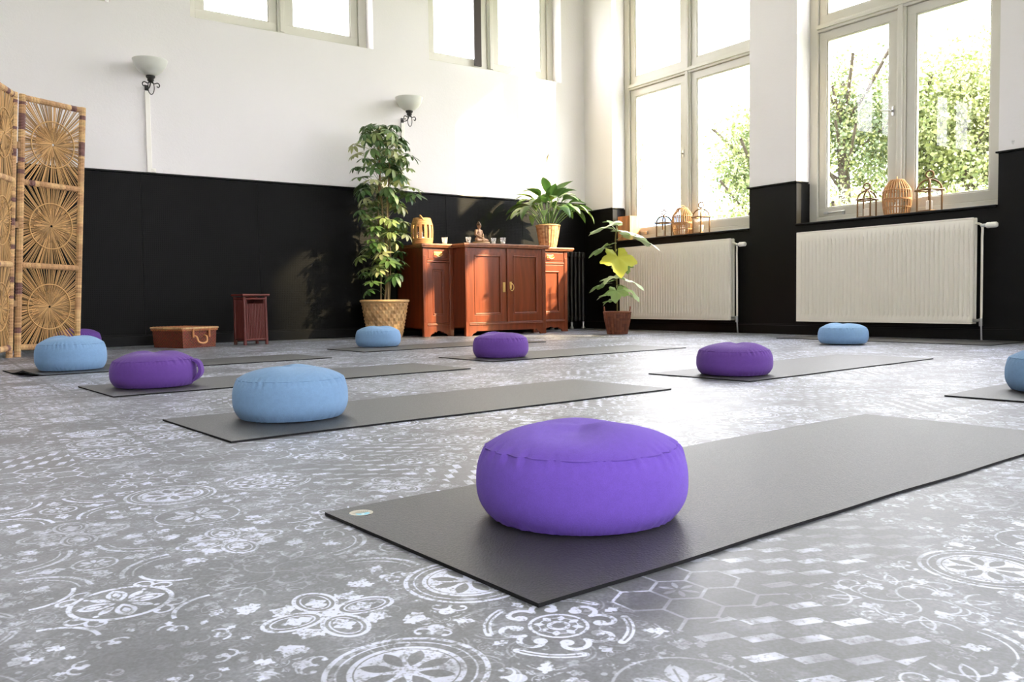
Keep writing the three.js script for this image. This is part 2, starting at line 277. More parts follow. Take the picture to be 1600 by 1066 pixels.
{
  const sk = (name, label, g) => part(structure(name, label, 'baseboard'), 'board', g, blackPaint);
  sk('baseboard_back', 'black skirting board along the back wall', merge([box(XL, D2, 0, 0.1, -D1 - 0.01, -D1 + 0.016, 0.003), box(XL, D2, 0.1, 0.115, -D1 - 0.01, -D1 + 0.009, 0.003)]));
  sk('baseboard_right', 'black skirting board along the window wall', merge([box(D2 - 0.016, D2 + 0.01, 0, 0.1, -D1, ZN, 0.003), box(D2 - 0.009, D2 + 0.01, 0.1, 0.115, -D1, ZN, 0.003)]));
  const wl = structure('wall_left', 'white side wall of the hall with a black dado', 'wall'); part(wl, 'plaster', box(XL - TH, XL, DR, YC, -D1, ZN), plaster); part(wl, 'painted_dado', box(XL - TH, XL, 0, DR, -D1, ZN), blackPaint);
  const wn = structure('wall_near', 'white wall with black dado behind the viewer', 'wall'); 
  const nl = [box(XL - TH, D2 + TH, 0, SILL, ZN, ZN + TH)], ng = [box(XL - TH, D2 + TH, WT, YC, ZN, ZN + TH)], ne = [XL - TH, ...winN.flat(), D2 + TH];
  for (let i = 0; i < ne.length; i += 2) { ng.push(box(ne[i], ne[i + 1], DR, WT, ZN, ZN + TH)); nl.push(box(ne[i], ne[i + 1], SILL, DR, ZN, ZN + TH)); }
  part(wn, 'plaster', merge(ng), plaster); part(wn, 'painted_dado', merge(nl), blackPaint);
  const ce = structure('ceiling', 'white ceiling of the hall', 'ceiling'); part(ce, 'plaster', box(XL - TH, D2 + TH, YC, YC + 0.3, -D1 - TH, ZN + TH), ceilingMat);
}
// window: local x along the wall, local z into the room, origin at the opening's lower left corner in the frame plane
function makeWindow(label, W, H, opts, pos, turn) {
  usedNames.set('window', (usedNames.get('window') ?? 0) + 1);
  const g = new THREE.Group(); g.name = `window_${usedNames.get('window')}`; g.position.set(...pos); g.rotation.y = turn; g.userData = { label, category: 'window', kind: 'structure' }; scene.add(g);
  const { jamb = 0.1, sash = 0.095, bottom = 0.09, mull = 0.09, transomY, transom = 0.08, d = 0.11 } = opts;
  const b = (x0, x1, y0, y1, z0, z1) => box(x0, x1, y0, y1, z0, z1, 0.006);
  part(g, 'frame_jamb', b(0, jamb, 0, H, -d / 2, d / 2), frameMat); part(g, 'frame_jamb', b(W - jamb, W, 0, H, -d / 2, d / 2), frameMat);
  part(g, 'frame_head', b(jamb, W - jamb, H - jamb, H, -d / 2, d / 2), frameMat);
  part(g, 'frame_sill', merge([b(jamb, W - jamb, 0, bottom, -d / 2, d / 2), b(jamb, W - jamb, 0.0, 0.03, d / 2 - 0.01, d / 2 + 0.035)]), frameMat);
  part(g, 'mullion', merge([b(W / 2 - mull / 2, W / 2 + mull / 2, bottom, H - jamb, -d / 2, d / 2), b(W / 2 - mull / 4, W / 2 + mull / 4, bottom, H - jamb, d / 2 - 0.005, d / 2 + 0.02)]), frameMat);
  const rows = transomY ? [[bottom, transomY - transom / 2], [transomY + transom / 2, H - jamb]] : [[bottom, H - jamb]];
  if (transomY) part(g, 'transom', merge([b(jamb, W - jamb, transomY - transom / 2, transomY + transom / 2, -d / 2, d / 2 + 0.006), b(jamb, W - jamb, transomY - 0.015, transomY + 0.02, d / 2, d / 2 + 0.03)]), frameMat);
  rows.forEach(([y0, y1], ri) => [[jamb, W / 2 - mull / 2], [W / 2 + mull / 2, W - jamb]].forEach(([x0, x1], ci) => {
    const s = sash, t = 0.06, e = 0.003, open = ri === 0 && ci === 0;
    const fr = merge([b(x0 + e, x1 - e, y0 + e, y0 + s, -t / 2, t / 2), b(x0 + e, x1 - e, y1 - s, y1 - e, -t / 2, t / 2), b(x0 + e, x0 + s, y0 + s - 0.004, y1 - s + 0.004, -t / 2, t / 2), b(x1 - s, x1 - e, y0 + s - 0.004, y1 - s + 0.004, -t / 2, t / 2),
      // glazing bead
      b(x0 + s, x1 - s, y0 + s, y0 + s + 0.014, -0.012, 0.022), b(x0 + s, x1 - s, y1 - s - 0.014, y1 - s, -0.012, 0.022), b(x0 + s, x0 + s + 0.014, y0 + s, y1 - s, -0.012, 0.022), b(x1 - s - 0.014, x1 - s, y0 + s, y1 - s, -0.012, 0.022)]);
    const sg = part(g, 'sash', fr, frameMat);
    const pg = new THREE.PlaneGeometry(x1 - x0 - 2 * s, y1 - y0 - 2 * s); pg.translate((x0 + x1) / 2, (y0 + y1) / 2, 0);
    part(sg, 'pane', pg, paneMat);
    if (opts.handles && open) {
      const hx = x1 - s * 0.5, hy = lerp(y0, y1, 0.5);
      part(sg, 'casement_handle', merge([box(hx - 0.012, hx + 0.012, hy - 0.05, hy + 0.05, t / 2, t / 2 + 0.01, 0.003), rod([hx, hy, t / 2], [hx, hy, t / 2 + 0.045], 0.009), rod([hx - 0.005, hy, t / 2 + 0.045], [hx - 0.11, hy + 0.02, t / 2 + 0.045], 0.009, 0.007)]), steel);
      part(sg, 'casement_stay', merge([rod([x0 + 0.1, y0 + 0.04, t / 2 + 0.02], [x0 + 0.34, y0 + 0.045, t / 2 + 0.028], 0.006), box(x0 + 0.08, x0 + 0.13, y0 + 0.025, y0 + 0.055, t / 2, t / 2 + 0.025, 0.003), box(x0 + 0.3, x0 + 0.33, y0 + 0.01, y0 + 0.05, t / 2, t / 2 + 0.025, 0.003)]), steel);
    }
  }));
  return g;
}
const FX = D2 + 0.285;                                        // frame plane of the window wall
const wlab = ['tall cream four-light window beside the corner, above the plant-side radiator', 'tall cream four-light window with dense trees behind it', 'tall cream window nearer the viewer along the window wall', 'tall cream window level with the viewer along the window wall', 'tall cream window behind the viewer along the window wall'];
winR.forEach(([a, b], i) => makeWindow(wlab[i], b - a, WT - SILL, { handles: i < 2, transomY: 3.34 - SILL }, [FX, SILL, a], -PI / 2));
const blab = ['high two-light window at the far left of the back wall', 'high two-light window above the folding screen', 'high two-light window between the two wall lamps', 'high two-light window above the sideboard'];
winB.map(([a, b], i) => makeWindow(blab[i], b - a, BT - BS, { bottom: 0.07 }, [a, BS, -D1 - 0.24], 0)).forEach((g, i) => { if (i === 3) part(g, 'dark_strip', box(0.79, 0.9, 0.08, BT - BS - 0.11, 0.062, 0.085, 0.004), STD({ color: new THREE.Color(0.05, 0.038, 0.035), roughness: 0.7 })); });  // dark brown upright strip beside the mullion
winN.forEach(([a, b], i) => makeWindow(['tall cream window added unseen behind the viewer for fill light, left', 'tall cream window added unseen straight behind the viewer for fill light', 'tall cream window added unseen behind the viewer for fill light, right'][i], b - a, WT - SILL, { transomY: 3.34 - SILL }, [b, SILL, ZN + 0.24], PI));

// ------------------------------------------------------------------ outside: ground, trees, houses
{
  const g = structure('ground_outside', 'green lawn and paving outside the windows', 'ground');
  const pl = new THREE.PlaneGeometry(140, 140); pl.rotateX(-PI / 2); pl.translate(20, -0.32, -8);
  part(g, 'lawn', metreUV(pl), STD({ color: new THREE.Color(0.16, 0.2, 0.07), roughness: 1, map: rep(fabricMap, 0.5) }));
}
const leafGreens = [[0.2, 0.26, 0.09], [0.12, 0.17, 0.07], [0.28, 0.31, 0.12]].map((c) => leafMat(...c, 0.4));
function leafCluster(seed, n, spread, size) {
  const r = rng(seed), list = [];
  for (let i = 0; i < n; i++) {
    const s = size * (0.7 + 0.6 * r()), g = new THREE.BufferGeometry();
    g.setAttribute('position', new THREE.BufferAttribute(new Float32Array([0, 0, 0, 0.45 * s, 0.08 * s, 0.45 * s, 0, 0, s, -0.45 * s, 0.08 * s, 0.45 * s]), 3));
    g.setAttribute('uv', new THREE.BufferAttribute(new Float32Array([0, 0, 1, 0, 1, 1, 0, 1]), 2)); g.setIndex([0, 1, 2, 0, 2, 3]); g.computeVertexNormals();
    g.rotateX((r() - 0.5) * 2.4); g.rotateY(r() * 2 * PI); g.rotateZ((r() - 0.5) * 1.6);
    const a = r() * 2 * PI, b = Math.acos(2 * r() - 1), d = spread * Math.cbrt(r()); g.translate(d * Math.sin(b) * Math.cos(a), d * Math.cos(b), d * Math.sin(b) * Math.sin(a)); list.push(g);
  }
  return merge(list);
}
const clusters = [leafCluster(1, 26, 0.36, 0.075), leafCluster(2, 26, 0.36, 0.065), leafCluster(3, 24, 0.42, 0.09)];
function tree(label, x, z, cy, rx, ry, count, seed, greens, base = 0.5) {
  const t = thing('leafy_tree', label, 'tree', [x, -0.32, z], 0, 'trees outside the windows'), r = rng(seed);
  const c = V(0, cy + 0.32, 0), limbs = [];
  limbs.push(tube([[0, 0, 0], [0.08, cy * 0.4, 0.05], [-0.05, cy, 0], [0.05, cy + ry * 0.6, 0]], 0.09 + rx * 0.03, 7, 12));
  for (let i = 0; i < 11; i++) { const a = r() * 2 * PI, y0 = lerp(cy - ry * 0.9, cy + ry * 0.3, r()), l = rx * (0.6 + 0.4 * r()); limbs.push(tube([[0, Math.max(0.4, y0), 0], [Math.cos(a) * l * 0.5, y0 + l * 0.35, Math.sin(a) * l * 0.5], [Math.cos(a) * l, y0 + l * 0.8, Math.sin(a) * l]], 0.025 + 0.02 * r(), 5, 8)); }
  part(t, 'trunk', merge(limbs), barkMat);
  const m = new THREE.Matrix4(), q = new THREE.Quaternion(), e = new THREE.Euler();
  greens.forEach((gi, k) => {
    const n = Math.floor(count / greens.length), im = new THREE.InstancedMesh(clusters[k % 3], leafGreens[gi], n);
    for (let i = 0; i < n; i++) {
      const a = r() * 2 * PI, b = Math.acos(2 * r() - 1), d = Math.pow(r(), base), lump = 0.82 + 0.25 * Math.sin(3 * a + seed) * Math.sin(4 * b + seed * 2);
      e.set(r() * 6, r() * 6, r() * 6); q.setFromEuler(e); const s = 0.7 + 0.7 * r();
      m.compose(V(c.x + rx * d * lump * Math.sin(b) * Math.cos(a), c.y + ry * d * lump * Math.cos(b), c.z + rx * d * lump * Math.sin(b) * Math.sin(a)), q, V(s, s, s)); im.setMatrixAt(i, m);
    }
    im.name = 'foliage'; im.userData.kind = 'stuff'; sh(im); t.add(im);
  });
  return t;
}
tree('tree with open crown and thin dark branches, left in the nearer window', 18.6, -12.1, 4.6, 1.75, 2.2, 520, 21, [1, 2], 0.6);
tree('bushy light green tree behind the mullion of the nearer window', 20.6, -11.6, 4.3, 1.9, 2.4, 800, 22, [0, 2]);
tree('tall yellowish green tree filling the right pane of the nearer window', 20.2, -9.9, 4.5, 2.0, 2.3, 950, 23, [0, 2, 2]);
tree('broad green tree at the right edge of the nearer window', 21.8, -8.6, 3.9, 2.1, 2.2, 900, 24, [0, 1, 2]);
tree('tree with sloping crown in the right pane of the window beside the corner', 18.6, -14.4, 3.9, 1.75, 2.0, 800, 25, [0, 1, 2]);
tree('slender young tree with a few leaf tufts, left pane of the window beside the corner', 20.4, -21.4, 5.6, 0.5, 1.5, 26, 26, [2]);
tree('tall dense tree that shades the hall windows from the sun', 17.2, 8.7, 11.2, 2.7, 5.2, 2400, 27, [0, 1]);
tree('second tall dense tree shading the nearer windows', 17.0, 13.0, 11.2, 2.9, 5.4, 2400, 28, [0, 1]);
for (const [x, z, rx, s] of [[17.0, -8.6, 1.0, 31], [15.4, -10.0, 1.0, 32], [17.4, -6.3, 1.0, 33], [15.6, -12.6, 1.1, 34]]) {
  const lab = { 31: 'low hedge shrub below the right pane of the nearer window', 32: 'low hedge shrub below the left pane of the nearer window', 33: 'low hedge shrub at the far right below the nearer window', 34: 'low hedge shrub below the right pane of the window beside the corner' }[s];
  const t = tree(lab, x, z, 1.6, rx, 1.0, 300, s, [2, 0]); t.name = numbered('hedge_shrub'); t.userData.category = 'shrub'; t.userData.group = 'shrubs outside the windows';
}
{
  const h = thing('brick_house', 'low red brick house with a pale blue spire outside the window beside the corner', 'house', [29, -0.32, -29.5], -0.72);
  part(h, 'wall', metreUV(new THREE.BoxGeometry(9, 3.5, 5).translate(0, 1.75, 0)), STD({ map: brickMap, color: new THREE.Color(0.4, 0.4, 0.4), roughness: 0.9 }));
  part(h, 'fascia', box(-4.6, 4.6, 3.5, 3.75, -2.6, 2.6, 0.02), STD({ color: 0xe8e4dc, roughness: 0.7 }));
  const s = new THREE.Shape(); s.moveTo(-4.6, 0); s.lineTo(4.6, 0); s.lineTo(3.9, 0.75); s.lineTo(-3.9, 0.75);
  const rg = new THREE.ExtrudeGeometry(s, { depth: 4.6, bevelEnabled: false }); rg.translate(0, 3.75, -2.3); const blueSlate = STD({ color: 0x5f7fa6, roughness: 0.8 });
  part(h, 'roof', rg, blueSlate);
  const sp = new THREE.ConeGeometry(0.5, 2.4, 4); sp.translate(-1.6, 5.6, 0); part(h, 'spire', sp, blueSlate);
  for (const x of [-3, -1, 1, 3]) { const w = part(h, 'window', box(x - 0.45, x + 0.45, 1.4, 2.7, 2.48, 2.53), STD({ color: 0xf2efe8, roughness: 0.6 })); part(w, 'pane', box(x - 0.37, x + 0.37, 1.5, 2.6, 2.525, 2.54), STD({ color: 0x39434c, roughness: 0.1 })); }
}
// ------------------------------------------------------------------ panel radiators
function radiator(label, L, pos, dz) {
  const t = thing('panel_radiator', label, 'radiator', pos, -PI / 2, 'cream panel radiators under the windows');
  const y0 = 0.15, y1 = 1.105, n = Math.round(L / 0.0465), pit = (L - 0.05) / n;
  // pressed front panel: vertical ribs with plain margins
  const face = (z, dir) => {
    const xs = [], cols = 10, rows = [[y0, 0], [y0 + 0.012, 1], [y0 + 0.06, 1], [y0 + 0.085, 2], [y1 - 0.1, 2], [y1 - 0.075, 1], [y1 - 0.02, 1], [y1, 0]];
    for (let i = 0; i < n; i++) for (let k = 0; k < cols; k++) xs.push(0.025 + (i + k / cols) * pit); xs.push(L - 0.025);
    const all = [0, 0.008, ...xs, L - 0.008, L], pos = [], idx = [];
    for (const [y, kind] of rows) all.forEach((x) => { const f = ((x - 0.025) / pit) % 1, inside = x > 0.02 && x < L - 0.02; const rib = inside && kind === 2 ? -0.02 * smooth(0.66, 0.8, f) * (1 - smooth(0.86, 1.0, f)) : 0; const edge = kind === 0 || x === 0 || x === L ? -0.012 : 0; pos.push(x, y, z + dir * (rib + edge)); });
    const w = all.length; for (let j = 0; j < rows.length - 1; j++) for (let i = 0; i < w - 1; i++) { const a = j * w + i; dir > 0 ? idx.push(a, a + 1, a + w + 1, a, a + w + 1, a + w) : idx.push(a, a + w + 1, a + 1, a, a + w, a + w + 1); }
    const g = new THREE.BufferGeometry(); g.setAttribute('position', new THREE.Float32BufferAttribute(pos, 3)); g.setAttribute('uv', new THREE.Float32BufferAttribute(pos.filter((_, i) => i % 3 !== 2), 2)); g.setIndex(idx); g.computeVertexNormals(); return g;
  };
  part(t, 'front_panel', merge([face(0.1, 1), face(0.088, -1)]), radiatorWhite);
  part(t, 'back_panel', merge([face(0.03, 1), face(0.018, -1)]), radiatorWhite);
  for (const x of [[0.0, 0.012], [L - 0.012, L]]) part(t, 'side_cover', merge([box(x[0], x[1], y0 + 0.05, y1 - 0.005, 0.07, 0.09, 0.002), box(x[0], x[1], y0 + 0.05, y1 - 0.005, 0.03, 0.05, 0.002)]), radiatorWhite);
  const fins = [box(0, L, y1 - 0.008, y1 + 0.006, 0.075, 0.1, 0.003), box(0, L, y1 - 0.008, y1 + 0.006, 0.022, 0.045, 0.003)];
  for (let x = 0.02; x < L - 0.02; x += 0.03) fins.push(box(x, x + 0.012, y1 - 0.006, y1 + 0.003, 0.04, 0.08));
  part(t, 'top_grille', merge(fins), radiatorWhite);
  part(t, 'supply_pipe', merge([tube([[L - 0.02, y1 - 0.05, 0.05], [L + 0.03, y1 - 0.05, 0.05], [L + 0.055, y1 - 0.07, 0.05], [L + 0.055, y1 - 0.2, 0.045], [L + 0.055, y0 + 0.1, 0.04], [L + 0.055, y0 + 0.02, 0.04]], 0.011, 8, 40)]), radiatorWhite);
  const v = part(t, 'thermostatic_valve', merge([rod([L + 0.05, y1 - 0.07, 0.05], [L + 0.1, y1 - 0.07, 0.055], 0.016, 0.016, 12)]), steel);
  const k = lathe([[0, 0], [0.02, 0], [0.026, 0.008], [0.026, 0.03], [0.023, 0.034], [0.026, 0.04], [0.025, 0.085], [0.02, 0.094], [0, 0.096]], 20); k.rotateZ(-PI / 2); k.translate(L + 0.095, y1 - 0.07, 0.055);
  part(v, 'valve_knob', k, whitePlastic);
  part(t, 'return_valve', merge([rod([L - 0.01, y0 + 0.03, 0.055], [L + 0.05, y0 + 0.03, 0.055], 0.014, 0.014, 10), rod([L + 0.055, y0 + 0.05, 0.05], [L + 0.055, y0 - 0.02, 0.045], 0.017, 0.017, 10), rod([L + 0.055, y0, 0.04], [L + 0.055, 0.001, 0.03], 0.009, 0.009, 8)]), steel);
  for (const x of [0.3, L - 0.3]) part(t, 'bracket', box(x - 0.02, x + 0.02, y0 + 0.03, y1 - 0.06, 0.0, 0.02), steel);
}
radiator('cream panel radiator behind the floor plant, under the window beside the corner', 1.9, [D2 - 0.031, 0, -8.43]);
radiator('cream panel radiator under the nearer window, behind a blue cushion', 1.86, [D2 - 0.031, 0, -5.62]);
{ // black column radiator in the corner
  const t = thing('column_radiator', 'black cast iron column radiator in the dark corner right of the sideboard', 'radiator', [7.1, 0, -D1 + 0.12]);
  for (let i = 0; i < 9; i++) {
    const x = 0.04 + i * 0.07, s = [];
    for (const z of [-0.055, 0.055]) s.push(rod([x, 0.12, z], [x, 1.05, z], 0.022, 0.022, 10));
    s.push(box(x - 0.028, x + 0.028, 1.0, 1.09, -0.085, 0.085, 0.024), box(x - 0.028, x + 0.028, 0.1, 0.19, -0.085, 0.085, 0.024));
    part(t, 'column', merge(s), blackIron);
  }
  for (const x of [0.04, 0.18, 0.39, 0.6]) for (const z of [0.055]) part(t, 'foot', lathe([[0, 0], [0.032, 0], [0.03, 0.02], [0.016, 0.05], [0.02, 0.1], [0.02, 0.11]], 12), steel, [x, 0, z]);
}
// ------------------------------------------------------------------ yoga mats
const MW = 0.653, ML = 2.048, MT = 0.006;
function yogaMat(label, x, z, deg, curl) {                 // origin: near corner; length along local +x, width along local -z
  const t = thing('yoga_mat', label, 'yoga mat', [x, 0.0005, z], deg * PI / 180, 'dark grey yoga mats on the floor');
  const nx = 60, nz = 16, top = [], r = rng(Math.round(x * 100 + z * 37) >>> 0), ph = r() * 6;
  const lift = (u, v) => { const e = Math.max(0, 1 - u / 0.12), c = curl ? 0.035 * Math.pow(e, 1.6) * Math.pow(clamp(1 - v / 0.35), 1.3) : 0; return c; };
  const wav = (u) => 0.0025 * Math.sin(u * 5 + ph) + 0.0015 * Math.sin(u * 13 + ph * 2);
  const P = [], I = [], UV = [];
  const row = (yk) => { for (let j = 0; j <= nz; j++) for (let i = 0; i <= nx; i++) { const u = ML * i / nx, v = MW * j / nz; P.push(u, lift(u, v) + yk, -v + wav(u) * (v / MW * 2 - 1)); UV.push(u, v); } };
  row(MT); row(0); const w = nx + 1, n = w * (nz + 1);
  for (let j = 0; j < nz; j++) for (let i = 0; i < nx; i++) { const a = j * w + i; I.push(a, a + 1, a + w + 1, a, a + w + 1, a + w, n + a, n + a + w + 1, n + a + 1, n + a, n + a + w, n + a + w + 1); }
  const geo = new THREE.BufferGeometry(); geo.setAttribute('position', new THREE.Float32BufferAttribute(P, 3)); geo.setAttribute('uv', new THREE.Float32BufferAttribute(UV, 2)); geo.setIndex(I); geo.computeVertexNormals();
  const rim = []; const ring = []; for (let i = 0; i <= nx; i++) ring.push(i); for (let j = 1; j <= nz; j++) ring.push(j * w + nx); for (let i = nx - 1; i >= 0; i--) ring.push(nz * w + i); for (let j = nz - 1; j >= 0; j--) ring.push(j * w);
  const EP = [], EI = [], EU = []; ring.forEach((k, i) => { for (const o of [0, n]) { EP.push(P[3 * (k + o)], P[3 * (k + o) + 1], P[3 * (k + o) + 2]); EU.push(i * 0.03, o ? 0 : 0.006); } });
  for (let i = 0; i < ring.length - 1; i++) EI.push(2 * i, 2 * i + 1, 2 * i + 3, 2 * i, 2 * i + 3, 2 * i + 2);
  const eg = new THREE.BufferGeometry(); eg.setAttribute('position', new THREE.Float32BufferAttribute(EP, 3)); eg.setAttribute('uv', new THREE.Float32BufferAttribute(EU, 2)); eg.setIndex(EI); eg.computeVertexNormals();
  part(t, 'mat_sheet', geo, matMat); part(t, 'cut_edge', eg, cutRubber);
  return t;
}
const matA = yogaMat('dark grey yoga mat with a small round emblem, in front under the large violet cushion', 0.671, -0.894, 3.14);
yogaMat('dark grey yoga mat under the largest light blue cushion', 0.747, -2.532, 4.27);
yogaMat('dark grey yoga mat under the purple cushion with a side strap', 0.699, -4.144, 4.78);
yogaMat('dark grey yoga mat with a curled corner at the far left', 0.479, -5.725, 5.35, true);
yogaMat('dark grey yoga mat under the blue cushion by the tall potted plant', 3.003, -6.386, 4.45);
yogaMat('dark grey yoga mat under the purple cushion in front of the sideboard', 3.162, -4.70, 3.81);
yogaMat('dark grey yoga mat under the purple cushion right of the middle', 3.324, -2.668, 4.69);
yogaMat('dark grey yoga mat lying along the window wall below the nearer radiator', 7.02, -5.31, 0).rotation.y = -PI / 2 + 0.02;
yogaMat('dark grey yoga mat cut off by the right edge of the picture', 3.47, -1.11, 4.2);
{ // round printed emblem on the front mat
  const c = document.createElement('canvas'); c.width = c.height = 128; const x = c.getContext('2d');
  x.fillStyle = '#2f2f31'; x.fillRect(0, 0, 128, 128); x.fillStyle = '#b9b5a8'; x.beginPath(); x.arc(64, 64, 60, 0, 2 * PI); x.fill();
  x.fillStyle = '#7fc7dc'; x.beginPath(); x.arc(82, 66, 36, -1.2, 2.2); x.quadraticCurveTo(62, 70, 82, 30); x.fill();
  x.strokeStyle = '#8d8878'; x.lineWidth = 5; for (let i = 0; i < 5; i++) { x.beginPath(); x.arc(30, 64, 8 + i * 10, -1.1, 1.1); x.stroke(); }
  x.fillStyle = '#e9f3f5'; x.beginPath(); x.arc(96, 72, 9, 0, 2 * PI); x.fill();
  const t = new THREE.CanvasTexture(c); t.colorSpace = THREE.SRGBColorSpace;
  const g = new THREE.CylinderGeometry(0.025, 0.025, 0.0006, 40); part(matA, 'emblem', g, STD({ map: t, roughness: 0.6 }), [0.052, MT + 0.0003, -0.6], [0, 0, 0], 'pale round emblem with a blue half');
}
// ------------------------------------------------------------------ meditation cushions
function cushion(label, x, z, R, H, mat, seed, turn = 0, strap, y = MT + 0.001) {
  const t = thing('meditation_cushion', label, 'cushion', [x, y, z], turn, mat === blueFabric ? 'light blue meditation cushions' : 'purple meditation cushions');
  const r = rng(seed), A = 160, w = Array.from({ length: 9 }, () => [r() * 2 * PI, r() - 0.5, r() * 2 * PI, r() - 0.5]);
  const low = (a) => w[0][1] * Math.sin(a + w[0][0]) + w[1][1] * Math.sin(2 * a + w[1][0]) + 0.6 * w[2][1] * Math.sin(3 * a + w[2][0]);
  const pleat = (a) => Math.sin(38 * a + 3 * Math.sin(2 * a + w[3][0]) + 2 * Math.sin(5 * a + w[4][0])) * (0.5 + 0.5 * Math.sin(3 * a + w[5][0])) + 0.6 * Math.sin(61 * a + w[6][0] + 2 * Math.sin(3 * a));
  const hs = 0.79 * H, rs = 0.905 * R, rb = 0.86 * R;
  const surf = (rows, close) => {
    const P = [], UV = [], I = [];
    rows.forEach(([rr, yy, seam, dome]) => { for (let i = 0; i <= A; i++) {
      const a = i / A * 2 * PI, k = low(a);
      let q = rr * (1 + 0.014 * k) + seam * 0.0036 * pleat(a) * (R / 0.2), h = yy * (1 + 0.035 * k * Math.min(1, yy / hs) * Math.min(1, rr / rs)) + dome * (0.005 * Math.sin(2 * a + w[7][0]) + 0.004 * Math.sin(3 * a + w[8][0]));
      P.push(q * Math.cos(a), Math.max(0, h), q * Math.sin(a)); UV.push(a * R, yy + (R - rr)); } });
    const n = A + 1; for (let j = 0; j < rows.length - 1; j++) for (let i = 0; i < A; i++) { const a = j * n + i; I.push(a, a + n, a + n + 1, a, a + n + 1, a + 1); }
    const g = new THREE.BufferGeometry(); g.setAttribute('position', new THREE.Float32BufferAttribute(P, 3)); g.setAttribute('uv', new THREE.Float32BufferAttribute(UV, 2)); g.setIndex(I); g.computeVertexNormals();
    const N = g.attributes.normal; for (let j = 0; j < rows.length; j++) { const a = j * n, b = j * n + A, v = V(N.getX(a) + N.getX(b), N.getY(a) + N.getY(b), N.getZ(a) + N.getZ(b)).normalize(); N.setXYZ(a, v.x, v.y, v.z); N.setXYZ(b, v.x, v.y, v.z); }
    return g;
  };
  const side = []; for (let k = 0; k <= 26; k++) { const s = k / 26, y = 0.004 + (hs - 0.004) * s, u = 2 * s - 1, rr = R * (1 - (u < 0 ? 1 - rb / R : 1 - rs / R) * Math.pow(Math.abs(u), u < 0 ? 2.8 : 2.6)); side.push([rr, y, Math.exp(-Math.pow((1 - s) / 0.13, 2)) + 0.9 * Math.exp(-Math.pow(s / 0.1, 2)), 0]); }
  const top = []; for (let k = 0; k <= 26; k++) { const s = k / 26, rr = rs * Math.cos(s * PI / 2) * 1, q = rr / rs, y = hs + (H - hs) * (1 - Math.pow(q, 3.9)) ; top.push([Math.max(rr, 0.0005), y, Math.exp(-Math.pow((1 - q) / 0.09, 2)), smooth(1, 0.5, q) * smooth(0, 0.3, q)]); }
  const bot = []; for (let k = 0; k <= 8; k++) { const s = k / 8; bot.push([Math.max(0.0005, rb * s), 0.0 + 0.004 * Math.pow(s, 6), 0, 0]); }
  part(t, 'side_panel', surf(side), mat); part(t, 'top_panel', surf(top), mat); part(t, 'bottom_panel', surf(bot), mat);
  const seam = (rr, y) => { const pts = []; for (let i = 0; i < 80; i++) { const a = i / 80 * 2 * PI, k = low(a); const q = rr * (1 + 0.014 * k) + 0.0036 * pleat(a) * (R / 0.2); pts.push(V(q * Math.cos(a), y * (1 + 0.035 * k * Math.min(1, y / hs)), q * Math.sin(a))); } return tube(pts, 0.0016, 5, 160, true); };
  part(t, 'seam', seam(rs, hs), mat);
  if (strap !== undefined) { // folded carrying strap standing off the side
    const s = new THREE.Shape(); s.moveTo(0, 0.02); s.quadraticCurveTo(0.055, 0.05, 0.045, H * 0.5); s.quadraticCurveTo(0.04, H * 0.78, 0, H * 0.78); s.lineTo(0, H * 0.74); s.quadraticCurveTo(0.03, H * 0.7, 0.034, H * 0.5); s.quadraticCurveTo(0.036, 0.06, 0, 0.028);
    const g = new THREE.ExtrudeGeometry(s, { depth: 0.05, bevelEnabled: true, bevelSize: 0.002, bevelThickness: 0.002, bevelSegments: 1, curveSegments: 10 }); g.translate(R * 0.955, 0, -0.025); g.rotateY(strap);
    part(t, 'carry_strap', g, mat);
  }
  return t;
}
const CR = 0.203;
cushion('large violet round meditation cushion in the foreground', 1.028, -1.229, CR, 0.172, litPurple, 101);
cushion('light blue round cushion on the second mat, left of the violet one', 1.084, -2.927, CR, 0.182, blueFabric, 102, 0.6);
cushion('purple round cushion with a side strap, left of the large blue one', 0.955, -4.525, CR + 0.004, 0.172, shadedPurple, 103, 0, -0.53);
cushion('light blue plump cushion at the far left by the wicker screen', 0.785, -6.1, CR + 0.008, 0.215, blueFabric, 104, 1.3);
cushion('purple cushion half hidden behind the blue cushion and the wicker screen', 1.2, -8.86, CR + 0.005, 0.2, shadedPurple, 105, 0, undefined, 0.001);
cushion('light blue cushion in front of the tall potted plant', 3.478, -7.08, CR + 0.007, 0.185, blueFabric, 106, 2.2);
cushion('purple cushion on the mat in front of the sideboard', 3.447, -5.017, CR + 0.001, 0.178, shadedPurple, 107, 2.6);
cushion('purple cushion right of the middle, in front of the dark pilaster', 3.561, -2.963, CR - 0.003, 0.165, shadedPurple, 108, 3.1);
cushion('light blue cushion below the nearer radiator', 6.526, -4.244, CR + 0.004, 0.172, blueFabric, 109, 0.4);
cushion('light blue cushion cut off by the right edge of the picture', 3.9, -1.52, CR, 0.178, blueFabric, 110, 0.9);


